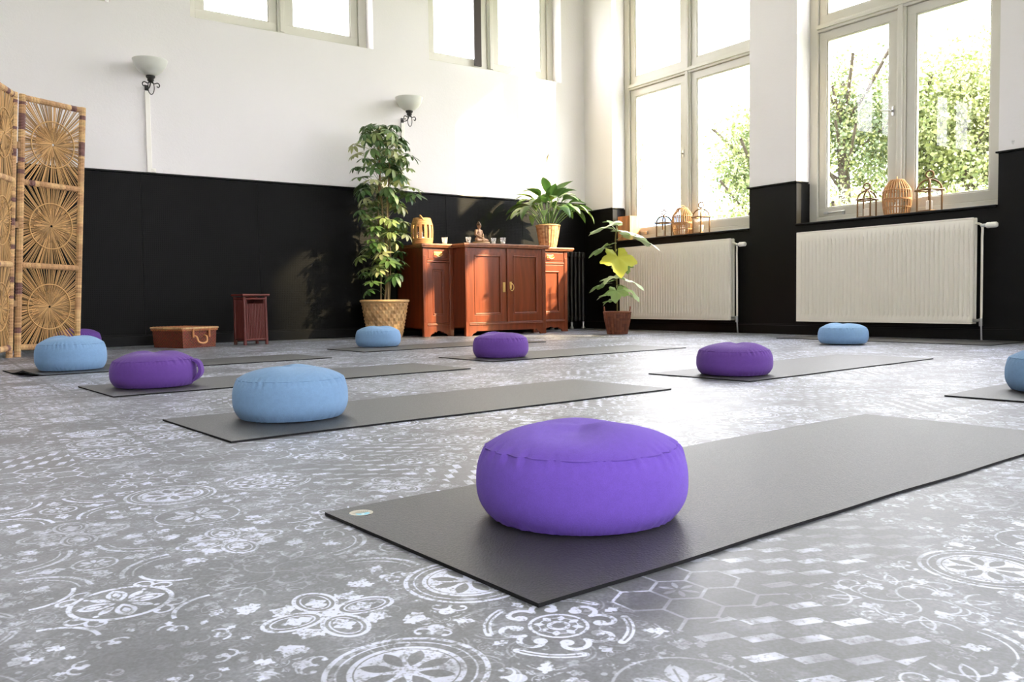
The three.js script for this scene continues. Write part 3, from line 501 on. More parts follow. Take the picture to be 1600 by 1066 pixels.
// ------------------------------------------------------------------ folding wicker screen
const wick = (r, g, b, v = 0.25, seed = 1) => { const q = rng(seed); return () => { const k = 1 - v / 2 + v * q(); return [r * k, g * k, b * k]; }; };
function wrapped(a, b, rad, seed, pitch = 0.012, dark = 0.22) {   // cane-wrapped pole with bands of different tone
  a = V(...a); b = V(...b); const d = b.clone().sub(a), l = d.length(), n = Math.max(4, Math.round(l / pitch)), r = rng(seed);
  const g = new THREE.CylinderGeometry(rad, rad, l, 10, n * 2).toNonIndexed(), p = g.attributes.position, tones = []; let run = 0, cur = [0.5, 0.3, 0.15];
  for (let i = 0; i <= n; i++) { if (run-- <= 0) { run = 1 + Math.floor(r() * 5); const k = r(); cur = k < dark ? [0.2, 0.1, 0.09] : k < 0.6 ? [0.5, 0.3, 0.15] : [0.62, 0.41, 0.2]; } const k = 0.85 + 0.3 * r(); tones.push(cur.map((c) => c * k)); }
  for (let i = 0; i < p.count; i++) { const t = (p.getY(i) / l + 0.5) * n, f = Math.abs((t % 1) - 0.5) < 0.2 ? 1.08 : 0.94; p.setX(i, p.getX(i) * f); p.setZ(i, p.getZ(i) * f); }
  colourGeo(g, (x, y, z, i) => { const tri = Math.floor(i / 3) * 3, yc = (p.getY(tri) + p.getY(tri + 1) + p.getY(tri + 2)) / 3; return tones[clamp(Math.floor((yc / l + 0.5) * n), 0, n)]; });
  g.computeVertexNormals(); g.applyQuaternion(new THREE.Quaternion().setFromUnitVectors(V(0, 1, 0), d.normalize())); const m = a.add(b).multiplyScalar(0.5); g.translate(m.x, m.y, m.z); return g;
}
const mergeC = (list) => mergeGeometries(list.map((g) => (g.index ? g.toNonIndexed() : g)));
function screenPanel(t, x0, z0, dir, w, H, seed) {            // panel from (x0,z0) along dir
  const g = new THREE.Group(); g.name = 'screen_panel'; g.position.set(x0, 0, z0); g.rotation.y = Math.atan2(-dir[1], dir[0]); t.add(g);
  const pr = 0.026, foot = 0.085, cell = (H - foot - pr) / 3;
  part(g, 'post', wrapped([pr, 0, 0], [pr, H, 0], pr, seed), wicker); part(g, 'post', wrapped([w - pr, 0, 0], [w - pr, H, 0], pr, seed + 1), wicker);
  for (let k = 0; k <= 3; k++) part(g, 'rail', wrapped([pr, foot + k * cell, 0], [w - pr, foot + k * cell, 0], 0.024, seed + 2 + k, 0.012, 0.1), wicker);
  for (let k = 0; k < 3; k++) {
    const r = rng(seed * 31 + k), cx = w / 2, cy = foot + (k + 0.5) * cell, hw = w / 2 - 2 * pr, hh = cell / 2 - 0.024, list = [], R = Math.min(hw, hh) * 0.78;
    const tone = () => { const q = 0.35 + 0.8 * r(); return [0.62 * q, 0.37 * q, 0.15 * q]; };
    const reed = (a0, r0, a1, r1, wd, z) => { const A = V(cx + r0 * Math.cos(a0), cy + r0 * Math.sin(a0), z), B = V(cx + r1 * Math.cos(a1), cy + r1 * Math.sin(a1), z + (r() - 0.5) * 0.012); const c = tone(); list.push(colourGeo(rod(A, B, wd, wd * 1.1, 4).toNonIndexed(), () => c)); };
    for (let i = 0; i < 230; i++) { const a = (i + 0.6 * r()) / 230 * 2 * PI, m = Math.min(hw / Math.abs(Math.cos(a) + 1e-6), hh / Math.abs(Math.sin(a) + 1e-6)); reed(a - 0.04, R * 0.35, a + (r() - 0.5) * 0.06, m, 0.0024 + 0.0014 * r(), 0); }
    for (let i = 0; i < 300; i++) { const a = i / 300 * 2 * PI + r() * 0.1; reed(a - 0.5 - 0.4 * r(), 0.012, a, R * (0.5 + 0.42 * r()), 0.0022 + 0.0016 * r(), 0.006 + 0.006 * r()); }
    const f = part(g, 'reed_fan', mergeC(list), wicker); f.userData.kind = 'stuff';
    const pts = []; for (let i = 0; i < 40; i++) { const a = i / 40 * 2 * PI; pts.push(V(cx + R * 1.02 * Math.cos(a), cy + R * 1.08 * Math.sin(a), 0.008)); }
    part(g, 'cane_ring', colourGeo(tube(pts, 0.0055, 6, 80, true).toNonIndexed(), wick(0.55, 0.33, 0.13, 0.1, k)), wicker);
  }
}
{
  const t = thing('folding_screen', 'tall wicker folding screen with sunburst reed panels at the left edge', 'folding screen', [0.585, 0, -8.05]);
  screenPanel(t, 0.03, 0, [0.926, -0.378], 0.56, 2.17, 301);
  screenPanel(t, -0.2, 0.53, [0.36, -0.933], 0.56, 2.17, 341);
  for (const y of [0.45, 1.1, 1.75]) part(t, 'hinge_binding', colourGeo(new THREE.CylinderGeometry(0.036, 0.036, 0.05, 10).toNonIndexed(), () => [0.3, 0.17, 0.08]), wicker, [0.012, y, 0.0]);
  t.rotation.set(0.045, 0, -0.05);
}
// ------------------------------------------------------------------ baskets on the floor at the left
function weaveBox(w, h, d, taper, rows, cols, amp, c0, c1, seed) { // box sides with woven relief, closed top and bottom left to others
  const faces = [], r = rng(seed);
  const face = (L, place) => { const nx = cols * 3, ny = rows * 3, P = [], I = [], C = [], UV = []; for (let j = 0; j <= ny; j++) for (let i = 0; i <= nx; i++) { const u = i / nx, v = j / ny, cu = u * cols, cv = v * rows, over = (Math.floor(cu) + Math.floor(cv)) & 1; const b = amp * Math.sin(PI * (cv % 1)) * (over ? 1 : 0.3) * (0.6 + 0.4 * Math.sin(PI * (cu % 1))); const q = place(u, v, b); P.push(q.x, q.y, q.z); UV.push(u * L, v * h); const k = (over ? 1 : 0.7) * (0.75 + 0.5 * r()); C.push(lerp(c0[0], c1[0], r()) * k, lerp(c0[1], c1[1], r()) * k, lerp(c0[2], c1[2], r()) * k); }
    for (let j = 0; j < ny; j++) for (let i = 0; i < nx; i++) { const a = j * (nx + 1) + i; I.push(a, a + 1, a + nx + 2, a, a + nx + 2, a + nx + 1); }
    const g = new THREE.BufferGeometry(); g.setAttribute('position', new THREE.Float32BufferAttribute(P, 3)); g.setAttribute('uv', new THREE.Float32BufferAttribute(UV, 2)); g.setAttribute('color', new THREE.Float32BufferAttribute(C, 3)); g.setIndex(I); g.computeVertexNormals(); faces.push(g); };
  const k = (v) => lerp(taper, 1, v);
  face(w, (u, v, b) => V((u - 0.5) * w * k(v), v * h, d / 2 * k(v) + b)); face(w, (u, v, b) => V((0.5 - u) * w * k(v), v * h, -d / 2 * k(v) - b));
  face(d, (u, v, b) => V(w / 2 * k(v) + b, v * h, (0.5 - u) * d * k(v))); face(d, (u, v, b) => V(-w / 2 * k(v) - b, v * h, (u - 0.5) * d * k(v)));
  return mergeC(faces);
}
const redC = [0.08, 0.013, 0.007], orangeC = [0.26, 0.06, 0.024];
{
  const W = 0.375, Dp = 0.5, a = 20 * PI / 180, c = Math.cos(a), s = Math.sin(a), N = [2.03, -8.32];
  const t = thing('wicker_suitcase', 'low reddish wicker suitcase with a front handle on the floor', 'basket', [N[0] + c * W / 2 - s * Dp / 2, 0, N[1] - s * W / 2 - c * Dp / 2], a);
  part(t, 'body', weaveBox(W, 0.17, Dp, 0.96, 12, 26, 0.004, redC, orangeC, 51), wicker); part(t, 'base', box(-W / 2 * 0.95, W / 2 * 0.95, 0.002, 0.01, -Dp / 2 * 0.95, Dp / 2 * 0.95), STD({ color: new THREE.Color(...redC), roughness: 0.8 }));
  const lid = part(t, 'lid', (() => { const g = weaveBox(W + 0.02, 0.035, Dp + 0.02, 1, 3, 26, 0.003, orangeC, [0.55, 0.22, 0.07], 52); g.translate(0, 0.165, 0); const top = weaveBox(W, Dp, 0.012, 1, 26, 20, 0.003, orangeC, [0.55, 0.22, 0.07], 53); top.rotateX(-PI / 2); top.translate(0, 0.196, Dp / 2); return mergeC([g, top]); })(), wicker);
  part(lid, 'rim', mergeC([[-1, 1], [1, 1], [1, -1], [-1, -1]].map(([x, z], i, A) => { const [x2, z2] = A[(i + 1) % 4]; return wrapped([x * (W / 2 + 0.012), 0.192, z * (Dp / 2 + 0.012)], [x2 * (W / 2 + 0.012), 0.192, z2 * (Dp / 2 + 0.012)], 0.009, 60 + i, 0.012, 0); })), wicker);
  part(t, 'handle', colourGeo(tube([[-0.055, 0.12, Dp / 2 - 0.01], [-0.055, 0.105, Dp / 2 + 0.03], [-0.045, 0.06, Dp / 2 + 0.045], [0, 0.045, Dp / 2 + 0.05], [0.045, 0.06, Dp / 2 + 0.045], [0.055, 0.105, Dp / 2 + 0.03], [0.055, 0.12, Dp / 2 - 0.01]], 0.0085, 8, 40).toNonIndexed(), wick(0.62, 0.3, 0.12, 0.3, 4)), wicker);
  for (const x of [-0.08, 0.1]) part(t, 'strap', colourGeo(box(x - 0.01, x + 0.01, 0.1, 0.2, Dp / 2 + 0.006, Dp / 2 + 0.016, 0.003), () => [0.4, 0.15, 0.05]), wicker);
}
{
  const t = thing('rattan_stand', 'small upright dark red rattan cabinet by the back wall', 'cabinet', [2.76, 0, -8.55], 0.16);
  const w = 0.27, d = 0.24, h = 0.52, col = STD({ color: new THREE.Color(0.1, 0.011, 0.007), roughness: 0.4 });
  for (const [x, z] of [[-1, 1], [1, 1], [-1, -1], [1, -1]]) part(t, 'post', rod([x * (w / 2 - 0.016), 0, z * (d / 2 - 0.016)], [x * (w / 2 - 0.02), h - 0.03, z * (d / 2 - 0.02)], 0.016, 0.015, 10), col);
  part(t, 'top_board', merge([box(-w / 2 - 0.012, w / 2 + 0.012, h - 0.022, h, -d / 2 - 0.012, d / 2 + 0.012, 0.01), rod([-w / 2 - 0.012, h - 0.012, d / 2 + 0.006], [w / 2 + 0.012, h - 0.012, d / 2 + 0.006], 0.013, 0.013, 10)]), col);
  for (const y of [0.055, h - 0.05]) part(t, 'rail', merge([rod([-w / 2 + 0.016, y, d / 2 - 0.016], [w / 2 - 0.016, y, d / 2 - 0.016], 0.011, 0.011, 8), rod([w / 2 - 0.016, y, -d / 2 + 0.016], [w / 2 - 0.016, y, d / 2 - 0.016], 0.011, 0.011, 8), rod([-w / 2 + 0.016, y, -d / 2 + 0.016], [-w / 2 + 0.016, y, d / 2 - 0.016], 0.011, 0.011, 8)]), col);
  for (let i = 0; i < 11; i++) { const x = lerp(-w / 2 + 0.05, w / 2 - 0.05, i / 10); part(t, 'cane_slat', rod([x, 0.06, d / 2 - 0.02], [x, h - 0.1, d / 2 - 0.02], 0.0085, 0.0085, 6), col); }
  for (let i = 0; i < 10; i++) { const z = lerp(-d / 2 + 0.04, d / 2 - 0.04, i / 9); for (const s of [-1, 1]) part(t, 'cane_slat', rod([s * (w / 2 - 0.02), 0.06, z], [s * (w / 2 - 0.02), h - 0.06, z], 0.0085, 0.0085, 6), col); }
  part(t, 'back_board', box(-w / 2 + 0.02, w / 2 - 0.02, 0.05, h - 0.03, -d / 2 + 0.005, -d / 2 + 0.015), col);
  for (const s of [-1, 1]) part(t, 'inner_frame', rod([s * (w / 2 - 0.04), 0.06, d / 2 - 0.014], [s * (w / 2 - 0.04), h - 0.06, d / 2 - 0.014], 0.006, 0.006, 6), col);
}
// ------------------------------------------------------------------ wall lamps
function wallLamp(label, x) {
  const t = thing('wall_uplighter', label, 'wall lamp', [x, 0, -D1]);
  const cz = 0.19, y = 2.74, sg = PHY({ color: new THREE.Color(0.8, 0.8, 0.74), roughness: 0.5, transmission: 0.25, thickness: 0 });
  part(t, 'glass_bowl', lathe([[0.03, 0], [0.07, 0.016], [0.12, 0.055], [0.152, 0.105], [0.166, 0.15], [0.17, 0.16], [0.165, 0.16], [0.147, 0.107], [0.116, 0.06], [0.067, 0.022], [0.0, 0.008]], 40), sg, [0, y, cz]);
  part(t, 'cup', lathe([[0, -0.065], [0.02, -0.065], [0.024, -0.05], [0.032, -0.045], [0.03, -0.028], [0.045, -0.01], [0.044, 0.004], [0.0, 0.012]], 20), blackIron, [0, y, cz]);
  const sc = (s) => tube([[0, -0.05, cz], [s * 0.03, -0.075, cz + 0.012], [s * 0.065, -0.065, cz + 0.012], [s * 0.082, -0.085, cz + 0.012], [s * 0.07, -0.108, cz + 0.012], [s * 0.055, -0.098, cz + 0.012]].map(([a, b, c]) => [a, y + b, c]), 0.0055, 6, 40);
  part(t, 'scroll', sc(1), blackIron); part(t, 'scroll', sc(-1), blackIron);
  const lp = []; for (let i = 0; i < 16; i++) { const a = i / 16 * 2 * PI; lp.push(V(0.03 * Math.sin(a), y - 0.115 - 0.07 * Math.cos(a) - (Math.cos(a) > 0 ? 0.0 : 0), cz + 0.012)); }
  part(t, 'loop', tube(lp, 0.0045, 6, 40, true), blackIron);
  part(t, 'arm', merge([tube([[0, y - 0.05, cz], [0, y - 0.09, cz * 0.8], [0, y - 0.1, cz * 0.4], [0, y - 0.08, 0.01]], 0.006, 8, 24), box(-0.02, 0.02, y - 0.11, y - 0.05, 0, 0.01, 0.004)]), blackIron);
  part(t, 'cable_duct', box(-0.024, 0.024, DB + 0.02, y - 0.11, 0, 0.026, 0.004), whitePlastic);
  part(t, 'switch_box', merge([box(0.02, 0.06, DB + 0.02, DB + 0.06, 0, 0.03, 0.004), box(0.03, 0.05, DB + 0.03, DB + 0.05, 0.03, 0.036, 0.002)]), whitePlastic);
}
wallLamp('bowl wall uplighter with white cable duct next to the wicker screen', 1.99);
wallLamp('bowl wall uplighter with white cable duct above the tall potted plant', 4.95);
// ------------------------------------------------------------------ sideboard (break-front)
{
  const t = thing('sideboard', 'mahogany break-front sideboard with panelled doors against the back wall', 'sideboard', [0, 0, -D1 + 0.03]);
  const zs = 0.66, zc = 0.93, H = 1.1;                        // front faces of the side and centre sections (local z)
  const secs = [[4.82, 5.235, zs], [5.235, 6.43, zc], [6.43, 7.0, zs]];
  const y0 = 0.1;
  const topBoard = (x0, x1, z) => { const g = merge([box(x0, x1, H - 0.03, H, 0, z, 0.008), box(x0 + 0.012, x1 - 0.012, H - 0.046, H - 0.028, 0.01, z - 0.012, 0.006)]); return g; };
  part(t, 'top_board', topBoard(4.785, 5.24, zs + 0.04), mahoganyTop); part(t, 'top_board', topBoard(5.2, 6.47, zc + 0.04), mahoganyTop); part(t, 'top_board', topBoard(6.43, 7.09, zs + 0.04), mahoganyTop);
  secs.forEach(([x0, x1, z], i) => {
    const P = 0.055, cw = 0.02;
    part(t, 'carcass', merge([box(x0, x0 + cw, y0 - 0.03, H - 0.045, 0, z - 0.03), box(x1 - cw, x1, y0 - 0.03, H - 0.045, 0, z - 0.03), box(x0, x1, y0 - 0.03, y0, 0, z - 0.03), box(x0, x1, y0, H - 0.045, 0, 0.015), box(x0 + cw, x1 - cw, H - 0.06, H - 0.046, 0, z - 0.03)]), mahogany);
    for (const [a, b] of [[x0, x0 + P], [x1 - P, x1]]) part(t, 'corner_post', merge([box(a, b, 0, H - 0.046, z - 0.045, z, 0.006), box(a + 0.012, b - 0.012, 0.17, H - 0.14, z - 0.003, z + 0.004, 0.003)]), mahogany);
    // bottom rail with cut-out bracket feet
    const a = x0 + P, b = x1 - P, s = new THREE.Shape(); s.moveTo(a, y0 + 0.03); s.lineTo(b, y0 + 0.03); s.lineTo(b, 0); s.lineTo(b - 0.03, 0); s.quadraticCurveTo(b - 0.04, 0.035, b - 0.08, 0.04); s.lineTo(b - 0.1, 0.06); if (i !== 1) { const m = (a + b) / 2; s.lineTo(m + 0.04, 0.05); s.quadraticCurveTo(m, 0.09, m - 0.04, 0.05); } s.lineTo(a + 0.1, 0.06); s.lineTo(a + 0.08, 0.04); s.quadraticCurveTo(a + 0.04, 0.035, a + 0.03, 0); s.lineTo(a, 0); s.closePath();
    const br = new THREE.ExtrudeGeometry(s, { depth: 0.022, bevelEnabled: true, bevelSize: 0.003, bevelThickness: 0.003, bevelSegments: 1 }); br.translate(0, 0, z - 0.03);
    part(t, 'plinth', merge([metreUV(br), box(a - 0.004, b + 0.004, y0 + 0.03, y0 + 0.045, z - 0.03, z + 0.006, 0.004), box(a - 0.004, b + 0.004, y0 + 0.047, y0 + 0.06, z - 0.03, z, 0.004)]), mahogany);
    const door = (dx0, dx1, dy0, dy1, name = 'door') => {
      const st = 0.075, zf = z - 0.008, f = merge([box(dx0, dx0 + st, dy0, dy1, zf - 0.022, zf, 0.004), box(dx1 - st, dx1, dy0, dy1, zf - 0.022, zf, 0.004), box(dx0 + st - 0.004, dx1 - st + 0.004, dy1 - st * 1.1, dy1, zf - 0.022, zf - 0.0005, 0.004), box(dx0 + st - 0.004, dx1 - st + 0.004, dy0, dy0 + st * 1.2, zf - 0.022, zf - 0.0005, 0.004)]);
      const dg = part(t, name, f, mahogany);
      const ix0 = dx0 + st, ix1 = dx1 - st, iy0 = dy0 + st * 1.2, iy1 = dy1 - st * 1.1;
      part(dg, 'panel', box(ix0 - 0.004, ix1 + 0.004, iy0 - 0.004, iy1 + 0.004, zf - 0.03, zf - 0.014, 0.003), mahogany);
      const m = 0.02; part(dg, 'panel_moulding', merge([box(ix0, ix1, iy1 - m, iy1, zf - 0.02, zf + 0.003, 0.006), box(ix0, ix1, iy0, iy0 + m, zf - 0.02, zf + 0.003, 0.006), box(ix0, ix0 + m, iy0, iy1, zf - 0.02, zf + 0.003, 0.006), box(ix1 - m, ix1, iy0, iy1, zf - 0.02, zf + 0.003, 0.006)]), mahogany);
      return dg;
    };
    if (i === 1) {
      const m = (x0 + x1) / 2 + 0.012; part(t, 'door_stop', box(m - 0.012, m + 0.012, y0 + 0.06, H - 0.048, z - 0.02, z + 0.006, 0.005), mahogany);
      const dl = door(x0 + P, m - 0.014, y0 + 0.062, H - 0.05), dr = door(m + 0.014, x1 - P, y0 + 0.062, H - 0.05);
      part(dl, 'lock_plate', box(m - 0.07, m - 0.035, 0.52, 0.64, z - 0.009, z - 0.003, 0.002), brass);
      const k = part(dr, 'drop_handle', merge([box(m + 0.03, m + 0.062, 0.56, 0.645, z - 0.009, z - 0.003, 0.002), rod([m + 0.046, 0.62, z - 0.005], [m + 0.046, 0.62, z + 0.022], 0.008, 0.008, 10), tube([[m + 0.046, 0.62, z + 0.02], [m + 0.07, 0.6, z + 0.02], [m + 0.072, 0.56, z + 0.02], [m + 0.046, 0.535, z + 0.02], [m + 0.022, 0.56, z + 0.02], [m + 0.022, 0.6, z + 0.02]], 0.005, 6, 32, true)]), brass);
    } else {
      const a2 = x0 + P + 0.002, b2 = x1 - P - 0.002, dy = H - 0.05 - 0.14;
      const dr = part(t, 'drawer', merge([box(a2, b2, dy, H - 0.05, z - 0.03, z - 0.008, 0.004), box(a2 + 0.02, b2 - 0.02, dy + 0.02, H - 0.07, z - 0.01, z - 0.004, 0.003)]), mahogany);
      const c = (a2 + b2) / 2; part(dr, 'bail_handle', merge([box(c - 0.055, c + 0.055, dy + 0.055, dy + 0.095, z - 0.005, z, 0.002), tube([[c - 0.042, dy + 0.08, z], [c - 0.045, dy + 0.065, z + 0.022], [c - 0.02, dy + 0.045, z + 0.026], [c + 0.02, dy + 0.045, z + 0.026], [c + 0.045, dy + 0.065, z + 0.022], [c + 0.042, dy + 0.08, z]], 0.005, 6, 30)]), brass);
      part(t, 'drawer_rail', box(a2 - 0.002, b2 + 0.002, dy - 0.03, dy - 0.004, z - 0.03, z, 0.005), mahogany);
      door(a2, b2, y0 + 0.062, dy - 0.034);
    }
  });
}
const SBT = 1.1, SBZ = -D1 + 0.03;
// ------------------------------------------------------------------ wicker lanterns
const tan = wick(0.62, 0.36, 0.16, 0.35, 8);
function wickerLantern(label, pos, R, H, style, turn = 0, col = [0.42, 0.22, 0.09]) {
  const t = thing('wicker_lantern', label, 'lantern', pos, turn, 'wicker lanterns');
  const ringAt = (y, r, rad, n) => part(t, n, colourGeo(new THREE.TorusGeometry(r, rad, 8, 36).rotateX(PI / 2).translate(0, y, 0).toNonIndexed(), wick(...col, 0.25, Math.round(y * 999))), wicker);
  if (style === 'barrel') { // woven foot and shoulder, open flat slats between
    const bandG = (y0, y1, r0, r1) => { const L = []; const n = Math.max(2, Math.round((y1 - y0) / 0.012)); for (let i = 0; i <= n; i++) L.push(colourGeo(new THREE.TorusGeometry(lerp(r0, r1, i / n), 0.008, 6, 32).rotateX(PI / 2).translate(0, lerp(y0, y1, i / n), 0).toNonIndexed(), wick(...col, 0.4, i + 3))); return mergeC(L); };
    part(t, 'base_band', bandG(0.008, H * 0.2, R * 0.92, R), wicker); part(t, 'shoulder_band', bandG(H * 0.74, H * 0.97, R * 0.98, R * 0.8), wicker);
    for (let i = 0; i < 13; i++) { const a = i / 13 * 2 * PI, g = new THREE.BoxGeometry(R * 0.27, H * 0.6, 0.006, 3, 6, 1), p = g.attributes.position; for (let k = 0; k < p.count; k++) p.setZ(k, p.getZ(k) + R * (1.0 + 0.05 * Math.cos(p.getY(k) / (H * 0.6) * PI)) - p.getX(k) * p.getX(k) * 3); g.translate(0, H * 0.47, 0); g.rotateY(a); g.computeVertexNormals(); part(t, 'slat', colourGeo(g.toNonIndexed(), wick(...col, 0.3, i)), wicker); }
    part(t, 'rope_handle', colourGeo(tube([[-R * 0.5, H * 0.9, R * 0.7], [-R * 0.62, H * 1.02, R * 0.5], [-R * 0.45, H * 1.08, R * 0.2], [-R * 0.1, H * 1.0, R * 0.1], [0.1 * R, H * 0.95, -R * 0.3]], 0.011, 8, 30).toNonIndexed(), wick(...col, 0.3, 2)), wicker);
  } else { // rounded cage of thin canes with bands
    const prof = (v) => R * (0.62 + 0.38 * Math.pow(Math.sin(PI * clamp(0.12 + 0.76 * v)), 0.55)) * lerp(1, 0.52, Math.pow(smooth(0.6, 1.08, v), 1.4));
    for (let i = 0; i < 28; i++) { const a = i / 28 * 2 * PI, pts = []; for (let k = 0; k <= 10; k++) { const v = k / 10; pts.push(V(prof(v) * Math.cos(a), 0.008 + v * H * 0.94, prof(v) * Math.sin(a))); } part(t, 'cane', colourGeo(tube(pts, 0.0065, 5, 16).toNonIndexed(), wick(...col, 0.3, i)), wicker); }
    for (const [n, v] of [['base_ring', 0.0], ['band', 0.2], ['band', 0.42], ['band', 0.45], ['band', 0.7], ['top_ring', 1.0]]) ringAt(0.008 + v * H * 0.94, prof(v), 0.006, n);
    part(t, 'handle', colourGeo(tube([[-prof(1), H * 0.95, 0], [-prof(1) * 0.6, H * 1.03, 0], [0, H * 1.06, 0], [prof(1) * 0.6, H * 1.03, 0], [prof(1), H * 0.95, 0]], 0.006, 6, 24).toNonIndexed(), wick(...col, 0.2, 5)), wicker);
  }
  part(t, 'base_disc', new THREE.CylinderGeometry(R * 0.6, R * 0.6, 0.008, 24).translate(0, 0.006, 0), STD({ color: new THREE.Color(...col), roughness: 0.8 }));
  const gl = part(t, 'glass_cylinder', lathe([[0.045, 0.012], [0.05, 0.012], [0.05, H * 0.5], [0.047, H * 0.5], [0.047, 0.016]], 20), glassMat); part(gl, 'candle', lathe([[0, 0.02], [0.032, 0.02], [0.032, H * 0.28], [0.028, H * 0.29], [0, H * 0.285]], 16), wax);
  return t;
}
wickerLantern('wicker barrel lantern with rope handle on the left end of the sideboard', [4.93, SBT, SBZ + 0.46], 0.125, 0.315, 'barrel', 0.3);
wickerLantern('round wicker cage lantern between two brass lanterns, window beside the corner', [D2 + 0.108, SILL + 0.02, -7.5], 0.133, 0.36, 'cage');
wickerLantern('round wicker cage lantern between two brass lanterns, nearer window', [D2 + 0.108, SILL + 0.02, -4.62], 0.133, 0.36, 'cage', 0.5);
function brassLantern(label, pos, W, H, turn = 0) {
  const t = thing('brass_lantern', label, 'lantern', pos, turn, 'brass lanterns on the window sills'), w = W / 2, hb = H * 0.52, r = 0.009;
  part(t, 'base_plate', box(-w, w, 0, 0.016, -w, w, 0.004), agedBrass);
  for (const [x, z] of [[-1, -1], [1, -1], [1, 1], [-1, 1]]) part(t, 'corner_post', rod([x * (w - r), 0.012, z * (w - r)], [x * (w - r), hb, z * (w - r)], r, r, 8), agedBrass);
  part(t, 'eave_frame', merge([[-1, -1], [1, -1], [1, 1], [-1, 1]].map(([x, z], i, A) => { const [x2, z2] = A[(i + 1) % 4]; return rod([x * (w + 0.006), hb, z * (w + 0.006)], [x2 * (w + 0.006), hb, z2 * (w + 0.006)], 0.009, 0.009, 8); })), agedBrass);
  for (const [x, z] of [[-1, -1], [1, -1], [1, 1], [-1, 1]]) { const pts = []; for (let k = 0; k <= 8; k++) { const a = k / 8 * PI / 2; pts.push(V(x * (w - r) * Math.cos(a), hb + H * 0.25 * Math.sin(a), z * (w - r) * Math.cos(a))); } part(t, 'dome_rib', tube(pts, r, 6, 16), agedBrass); }
  part(t, 'finial', lathe([[0, 0], [0.02, 0], [0.014, 0.012], [0.006, 0.02], [0, 0.022]], 12).translate(0, hb + H * 0.25 - 0.004, 0), agedBrass);
  part(t, 'hanging_ring', new THREE.TorusGeometry(H * 0.085, 0.008, 8, 28).rotateY(PI / 2 + 0.4).translate(0, hb + H * 0.25 + 0.016 + H * 0.085, 0), agedBrass);
  for (const [i, s] of [[0, -1], [0, 1], [1, -1], [1, 1]]) { const g = new THREE.PlaneGeometry(2 * w - 0.024, hb - 0.03); g.translate(0, hb / 2 + 0.004, s * (w - 0.009)); if (i) g.rotateY(PI / 2); part(t, 'pane', g, glassMat); }
  part(t, 'candle', lathe([[0, 0.016], [0.03, 0.016], [0.03, hb * 0.5], [0.026, hb * 0.52], [0, hb * 0.51]], 16), wax);
}
brassLantern('small brass ring lantern left of the wicker one in the corner window', [D2 + 0.1, SILL + 0.02, -7.82], 0.155, 0.36, 0.15);
brassLantern('small brass ring lantern right of the wicker one in the corner window', [D2 + 0.1, SILL + 0.02, -7.18], 0.16, 0.4, -0.1);
brassLantern('brass cage lantern with ring, left of the wicker one in the nearer window', [D2 + 0.1, SILL + 0.02, -4.94], 0.15, 0.36, 0.12);
brassLantern('larger brass cage lantern with ring, right of the wicker one in the nearer window', [D2 + 0.1, SILL + 0.02, -4.285], 0.17, 0.405, -0.25);
{
  const t = thing('veneer_box', 'amber wood veneer box at the left end of the corner window sill', 'box', [D2 + 0.115, SILL + 0.02, -8.5], 0.12);
  const m = PHY({ color: new THREE.Color(0.78, 0.42, 0.16), map: woodMap, roughness: 0.6, transmission: 0.35, thickness: 0, side: THREE.DoubleSide });
  for (const [a, i] of [[0, 0], [PI / 2, 1], [PI, 2], [-PI / 2, 3]]) part(t, 'veneer_side', (() => { const g = box(-0.11, 0.11, 0.01, 0.33, 0.104, 0.109, 0.001); g.rotateY(a); return g; })(), m);
  part(t, 'base_board', box(-0.112, 0.112, 0, 0.012, -0.112, 0.112, 0.003), STD({ color: new THREE.Color(0.4, 0.2, 0.08), roughness: 0.6 }));
}
// ------------------------------------------------------------------ tealight glasses
function tealight(label, pos, s = 1) {
  const t = thing('tealight_glass', label, 'tealight', pos, 0, 'small clear tealight glasses');
  part(t, 'glass', lathe([[0, 0.001], [0.026, 0.001], [0.03, 0.02], [0.038, 0.085], [0.0355, 0.085], [0.027, 0.022], [0.023, 0.012], [0, 0.012]].map(([a, b]) => [a * s, b * s]), 24), PHY({ color: 0xffffff, transmission: 0.85, roughness: 0.05, thickness: 0, ior: 1.5 }));
  part(t, 'tealight_candle', lathe([[0, 0.013], [0.02, 0.013], [0.021, 0.03], [0.019, 0.032], [0, 0.031]].map(([a, b]) => [a * s, b * s]), 18), wax);
}
tealight('small clear tealight glass next to the barrel lantern on the sideboard', [5.17, SBT, SBZ + 0.58]);
tealight('small clear tealight glass left of the seated figure', [5.33, SBT, SBZ + 0.86], 0.9);
tealight('small clear tealight glass at the right knee of the seated figure', [5.69, SBT, SBZ + 0.86], 0.9);
tealight('small clear tealight glass alone right of the seated figure', [5.83, SBT, SBZ + 0.86], 1);
tealight('small clear tealight glass at the left end of the pilaster ledge', [D2 + 0.03, DR + 0.016, -6.28], 0.8);
tealight('small clear tealight glass at the right end of the pilaster ledge', [D2 + 0.03, DR + 0.016, -5.83], 0.8);
tealight('small clear tealight glass on the ledge at the far right edge', [D2 + 0.03, DR + 0.016, -3.49], 0.9);
